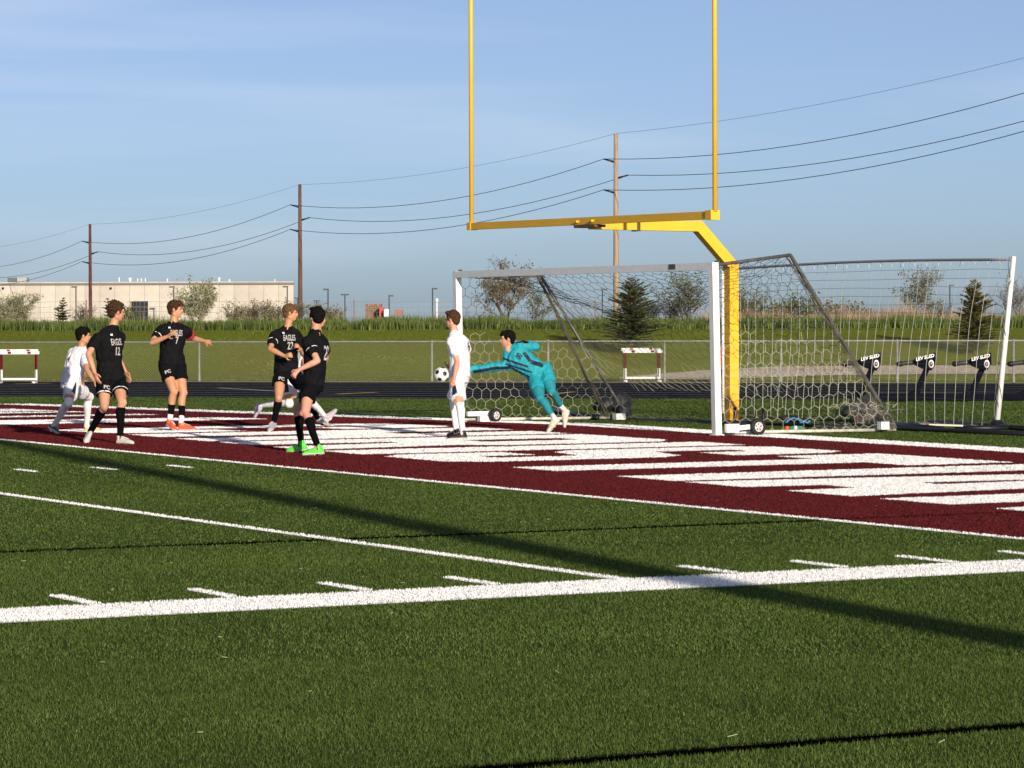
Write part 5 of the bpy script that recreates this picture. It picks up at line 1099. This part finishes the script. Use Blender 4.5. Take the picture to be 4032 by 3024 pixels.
    return dict(t=t, shirt=shirt_o, shorts=shorts_o, cc=cc, cl=cl_, sp=spine, shc=shc, hipc=hipc, J=J, LG=LG, hl=hl, hc=hc, head=headc, k=k, body=body, SL=SL_)

def sleeve_band(p, side, f0, f1, m, name, r=.076, part=1.0):
    S0, E_, Wr, Hd = p['J'][side]; d_ = (E_-S0).normalized(); e1 = d_.orthogonal().normalized(); e2 = d_.cross(e1); mb = MB()
    mb.loft([[S0.lerp(E_, f)+e1*math.cos(j*.3142)*rr+e2*math.sin(j*.3142)*rr for j in range(20)] for f, rr in ((f0, r-.004), (f0+.01, r), (f1-.01, r), (f1, r-.004))], close=False); return mb.build(name, m, p['shirt'])
def on_chest(p, txt, size, up_f, lat, m, name, back=False, tgt='shirt', bold=.0025, spacing=1.0, xs=.62):
    cc = p['cc'] if not back else -p['cc']; ax = p['sp'].cross(cc).normalized()      # reading direction on the side that faces out
    o = p['hipc'].lerp(p['shc'], up_f)+ax*lat
    return text_obj(txt, size, m, name, p[tgt], o, ax, p['sp'], cc, bold=bold, spacing=spacing, target=p[tgt], xs=xs)
def shorts_logo(p, side, m, txt='PC', size=.075, fdown=.38, lat=.0):
    H0, K_, A_, he_, to_ = p['LG'][side]; d_ = (K_-H0).normalized(); n_ = p['hc']; n_ = (n_-d_*n_.dot(d_)).normalized(); ax = (-d_).cross(n_).normalized()
    return text_obj(txt, size, m, 'shorts_logo', p['shorts'], H0.lerp(K_, fdown)+ax*lat, ax, -d_, n_, bold=.003, target=p['shorts'])
def chest_mark(p, up_f, lat, back=False):
    return on_chest(p, 'H', .028, up_f, lat, TXW, 'chest_mark', back, bold=.003, xs=1.3)
HB = mat('hair_dark', (.022, .013, .010), .9, .4, 40, spec=.08); HBB = mat('hair_brown', (.055, .028, .016), .9, .4, 40, spec=.08); HBL = mat('hair_light_brown', (.13, .072, .034), .9, .4, 40, spec=.08); HBK = mat('hair_black', (.008, .007, .007), .95, .3, 40, spec=.05); HRD = mat('hair_auburn', (.070, .034, .018), .9, .4, 40, spec=.08)
B_WH = mat('boot_white', (.62, .60, .54), .4, .15, 20); B_CO = mat('boot_coral', (.85, .13, .06), .4, .12, 20); B_LV = mat('boot_lavender', (.42, .37, .42), .4, .15, 20); B_GR = mat('boot_green', (.10, .72, .06), .4, .12, 20); B_BK = mat('boot_black', (.010, .010, .012), .5, .3, 20); B_TN = mat('boot_tan', (.60, .45, .22), .45, .1, 20); B_GK = mat('boot_ivory', (.62, .57, .47), .4, .2, 14); B_DG = mat('boot_dark_grey', (.06, .075, .10), .5, .3, 20)
GRP = 'soccer players in the goal mouth'
# number 12, nearest at the left
p = person('player in black kit with number 12 and white boots, near the left edge', (140, 1170, .3676), 42.6, (866, 160), 28, (832, 300), (782, 405), -48, (812, 905), -66,
    ((566, 612, -1), (632, 805, -1), (665, 900)), ((872, 640, 1), (958, 790, -1), (1000, 865)),
    ((738, 1170, -1), (588, 1440), (560, 1480), (538, 1585, -1), 1560, 0), ((925, 1130, -1), (905, 1490), (878, 1572), (1035, 1580, -1), 1577),
    'a', HBB, BLK, BLKS, BKS, B_WH, scale=1.03, group=GRP, hair_style='curly', hem=.04, short_f=.53, sock_top=.14, bottom_trim=True)
on_chest(p, 'EAGLES', .120, .83, .035, LETW, 'shirt_word', bold=.002, xs=.46); on_chest(p, '12', .15, .63, .045, LETW, 'shirt_number', bold=.003); chest_mark(p, .995, -.03); shorts_logo(p, 'R', LETW)
sleeve_band(p, 'R', .42, .455, TXW, 'sleeve_stripe', .076)
# white player leaning behind number 12
p = person('player in white kit leaning forward in mid stride behind player twelve, dark haired', (140, 1170, .3676), 46.0, (512, 412), 12, (492, 520), (478, 590), 40, (372, 935), 25,
    ((548, 775, -1), (622, 893, -1), (650, 930)), ((530, 800, 1), (505, 890, 1), (500, 930)),
    ((350, 1140, -1), (190, 1385), (140, 1405), (238, 1478, -1), 1470, 0), ((575, 1068, 1), (545, 1385), (530, 1440), (690, 1432, 1), 1443),
    'b', HBK, WHJ, WHJ, WHS, (B_DG, B_TN), scale=.96, group=GRP, hair_style='fringe', hem=.02, short_f=.66, sock_top=-.12, piping=True)
on_chest(p, '4', .16, .72, .0, LETN, 'shirt_number', back=True)
# number 7 with coral boots
p = person('player in black kit with number 7, red armband and coral boots', (560, 1160, .33755), 47.6, (388, 172), -8, (368, 312), (360, 392), -74, (345, 820), -80,
    ((112, 560, -1), (292, 490, -1), (345, 452)), ((592, 512, 1), (728, 542, 1), (788, 556)),
    ((368, 1130, -1), (322, 1460), (292, 1530), (385, 1592, -1), 1590, 0), ((478, 1150, -1), (455, 1485), (430, 1575), (618, 1592, -1), 1592),
    'b', HBB, BLK, BLKS, BKS, B_CO, scale=1.05, group=GRP, hair_style='fringe', hem=.02, short_f=.52, sock_top=.46, bare_ankle=True)
on_chest(p, 'EAGLES', .120, .865, .03, LETW, 'shirt_word', bold=.002, xs=.46); on_chest(p, '7', .15, .665, .04, LETW, 'shirt_number', bold=.003); chest_mark(p, 1.01, -.07); shorts_logo(p, 'R', LETW)
sleeve_band(p, 'R', .44, .48, TXW, 'sleeve_stripe', .082); sleeve_band(p, 'L', .36, .56, mat('armband_red', (.45, .02, .03), .6), 'armband', .086)
# number 22
p = person('player in black kit with number 22 on the chest, light brown hair, striding', (980, 1170, .39175), 46.9, (418, 158), 0, (393, 285), (372, 365), -72, (382, 765), -76,
    ((214, 520, -1), (358, 592, -1), (405, 582)), ((560, 590, 1), (515, 520, -1), (492, 485)),
    ((300, 1010, -1), (250, 1265), (265, 1300), (208, 1350, -1), 1352, 0), ((560, 960, 1), (690, 1215), (700, 1262), (805, 1300, 1), 1312, 0),
    'b', HBL, BLK, BLKS, BKS, B_LV, scale=1.0, group=GRP, hair_style='flow', hem=.05, short_f=.47, sock_top=.13, fist=(True, True))
on_chest(p, 'EAGLES', .120, .88, .02, LETW, 'shirt_word', bold=.002, xs=.46); on_chest(p, '22', .15, .68, .03, LETW, 'shirt_number', bold=.003); chest_mark(p, 1.01, -.06); shorts_logo(p, 'R', LETW)
sleeve_band(p, 'R', .40, .435, TXW, 'sleeve_stripe', .076)
# the sprinter hidden between 22 and the green boots
p = person('player in white kit sprinting, mostly hidden behind the player with green boots', (980, 1170, .39175), 48.3, (700, 222), 5, (694, 330), (690, 425), 10, (440, 865), -20,
    ((548, 640, -1), (585, 740, -1), (600, 770)), ((765, 610, 1), (740, 700, 1), (730, 740)),
    ((405, 1072, -1), (130, 1085), (85, 1070), (48, 1200, -1), None, .1), ((610, 1010, 1), (762, 1200), (782, 1262), (878, 1142, 1), None, -.1),
    'b', HBB, WHJ, WHJ, WHS, B_LV, scale=.97, group=GRP, hem=.0, short_f=.62, sock_top=-.06, piping=True)
# green boots, back to the viewer
p = person('player in black kit with bright green boots seen from behind', (980, 1170, .39175), 39.6, (682, 200), 118, (668, 322), (668, 425), 150, (640, 885), 160,
    ((775, 610, 1), (730, 700, 1), (700, 740)), ((692, 640, -1), (505, 728, -1), (450, 780)),
    ((482, 1140, 1), (525, 1445), (578, 1535), (395, 1568, 1), 1568, 0), ((566, 1160, -1), (690, 1490), (748, 1575), (555, 1596, -1), 1596),
    'c', HBK, BLK, BLKS, BKS, B_GR, scale=.97, group=GRP, hair_style='short', hem=.0, short_f=.56, sock_top=.22, fist=(False, True))
on_chest(p, '22', .25, .70, .05, LETW, 'shirt_number', back=True, bold=.004); sleeve_band(p, 'L', .36, .39, TXW, 'sleeve_stripe', .076)
# number 6, white kit, by the left post
p = person('player in white kit with number 6 and black shoes beside the goal post', (1700, 1200, .33746), 44.5, (240, 172), 158, (262, 300), (302, 400), 152, (322, 850), 160,
    ((425, 620, 1), (380, 720, 1), (350, 790)), ((300, 668, -1), (268, 828, -1), (248, 895)),
    ((250, 1120, 1), (285, 1450), (330, 1540), (195, 1548, 1), 1548, 0), ((312, 1140, -1), (362, 1475), (402, 1560), (200, 1572, -1), 1575),
    'c', HRD, WHJ, WHJ, WHS, B_BK, scale=.98, group=GRP, hair_style='short', hem=.0, short_f=.86, sock_top=.06, piping=True)
on_chest(p, '6', .20, .78, .03, LETN, 'shirt_number', back=True)
# goalkeeper
p = person('goalkeeper in teal kit diving to his right with black gloves', (1700, 1200, .33746), 46.9, (882, 400), 188, (892, 515), (930, 575), -92, (1265, 805), -84,
    ((600, 745, 0), (262, 762, 0), (170, 700)), ((1205, 488, 0), (1135, 452, 0), (1085, 442)),
    ((1262, 1090, -1), (1440, 1335), (1492, 1352), (1368, 1490, -1), 1492, 0), ((1395, 1010, -1), (1522, 1205), (1602, 1242), (1562, 1420, -1), None, .15),
    'a', HBK, TEAL, TEAL, TEAL2, B_GK, scale=1.0, group=GRP, hair_style='fringe', hem=.05, short_f=.60, sock_top=.0, longsleeve=True, bare_ankle=True, glove=(mat('glove_maroon', (.045, .008, .012), .6), BLKS), socks_f=(-.3, -.3))
on_chest(p, '00', .13, .78, .04, LETN, 'shirt_number', bold=.004)
def gk_stripe(a, b, w, name, par, off=.0):
    tm = par.data; bvh = BVHTree.FromPolygons([v.co.copy() for v in tm.vertices], [tuple(q.vertices) for q in tm.polygons]); rows = []; n_ = -FW; dd = (b-a).normalized(); sd_ = dd.cross(n_).normalized(); pts = []
    for i in range(25):
        c0 = a.lerp(b, i/24); row = []
        for j in range(4):
            q = c0+sd_*w*(j/3-.5); h_ = bvh.ray_cast(q+n_*1.2, -n_, 2.4); row.append((h_[0] if h_[0] else None))
        rows.append(row)
    V = []; F = []; idx = {}
    for i, r_ in enumerate(rows):
        for j, q in enumerate(r_):
            if q is not None: idx[i, j] = len(V); V.append(tuple(q+n_*.004))
    for i in range(24):
        for j in range(3):
            ks = [(i, j), (i, j+1), (i+1, j+1), (i+1, j)]
            if all(q in idx for q in ks): F.append(tuple(idx[q] for q in ks))
    me = bpy.data.meshes.new(name); me.from_pydata(V, [], F); me.materials.append(NAVY); return link(bpy.data.objects.new(name, me), par)
zk = lambda x, y, d_=46.9: at(1700+.33746*x, 1200+.33746*y, d_)
for (a_, b_, w_) in (((480, 785), (745, 738), .045), ((745, 738), (890, 735), .04), ((880, 730), (1180, 890), .075), ((830, 625), (1125, 725), .028), ((860, 690), (1170, 790), .022), ((1075, 555), (1150, 660), .05), ((1155, 665), (1300, 712), .06)):
    gk_stripe(zk(*a_), zk(*b_), w_, 'dark_stripe', p['shirt'])
# a child by the track, seen between the post and the yellow pole
dk = depth(G(2838, 1566))
p = person('child in red shirt far behind, between the white post and the yellow post', (0, 0, 1), dk, (2842, 1360), 170, (2842, 1376), (2842, 1388), -100, (2842, 1455), -100,
    ((2826, 1415, -1), (2830, 1440, -1), (2832, 1452)), ((2852, 1415, 1), (2850, 1440, 1), (2850, 1452)),
    ((2833, 1510, -1), (2833, 1552), (2834, 1562), (2826, 1566, -1), 1566, 0), ((2846, 1510, 1), (2846, 1552), (2847, 1562), (2852, 1566, 1), 1566),
    'c', HBB, RED, mat('navy_shorts', (.01, .012, .03), .6), BKS, B_BK, scale=.74, short_f=.6)
# a teammate standing just outside the left edge, only a boot reaches in
# ball
bc = at(1700+115*.33746, 1200+815*.33746, 46.6); R_ = .111
ball = thing('soccer_ball', 'white soccer ball with black spots at the goalkeeper glove', 'ball', bc)
ph = (1+5**.5)/2
ico = [Vector(v).normalized() for v in [(0, 1, ph), (0, -1, ph), (0, 1, -ph), (0, -1, -ph), (1, ph, 0), (-1, ph, 0), (1, -ph, 0), (-1, -ph, 0), (ph, 0, 1), (-ph, 0, 1), (ph, 0, -1), (-ph, 0, -1)]]
rotb = Matrix.Rotation(.5, 3, 'X') @ Matrix.Rotation(.9, 3, 'Z') @ Matrix.Rotation(.2, 3, 'Y'); ico = [rotb @ v for v in ico]
mb = MB(); mb.ell(bc, ((1, 0, 0), (0, 1, 0), (0, 0, 1)), (R_, R_, R_), 28, 18); mb.build('ball_shell', mat('ball_white', (.78, .77, .70), .4, .08, 10), ball)
for v in ico:
    e1 = v.orthogonal().normalized(); e2 = v.cross(e1); nb = min((w_ for w_ in ico if w_ != v), key=lambda w_: (w_-v).length); e1 = (nb-v*nb.dot(v)).normalized(); e2 = v.cross(e1); V = [v*(R_+.0015)+bc]
    mb = MB(); ringv = []
    for rr in (.5, 1.0):
        for kk in range(5): a_ = kk*2*math.pi/5; q = (v+(e1*math.cos(a_)+e2*math.sin(a_))*.36*rr).normalized(); ringv.append(q*(R_+.0018)+bc)
    Fv = [(0, 1+kk, 1+(kk+1) % 5) for kk in range(5)]+[(1+kk, 6+kk, 6+(kk+1) % 5, 1+(kk+1) % 5) for kk in range(5)]
    mb.add([v*(R_+.0018)+bc]+ringv, Fv); mb.build('black_patch', mat('ball_black', (.01, .01, .012), .4), ball)
mb = MB()
for i in range(12):
    for j in range(i+1, 12):
        if (ico[i]-ico[j]).length < 1.1:
            a_, b_ = ico[i], ico[j]; n_ = 5; mb.tube([(a_.lerp(b_, .33+.34*k_/n_)).normalized()*(R_+.0008)+bc for k_ in range(n_+1)], .0015, 4)
mb.build('seam', mat('seam_grey', (.25, .25, .24), .6), ball)
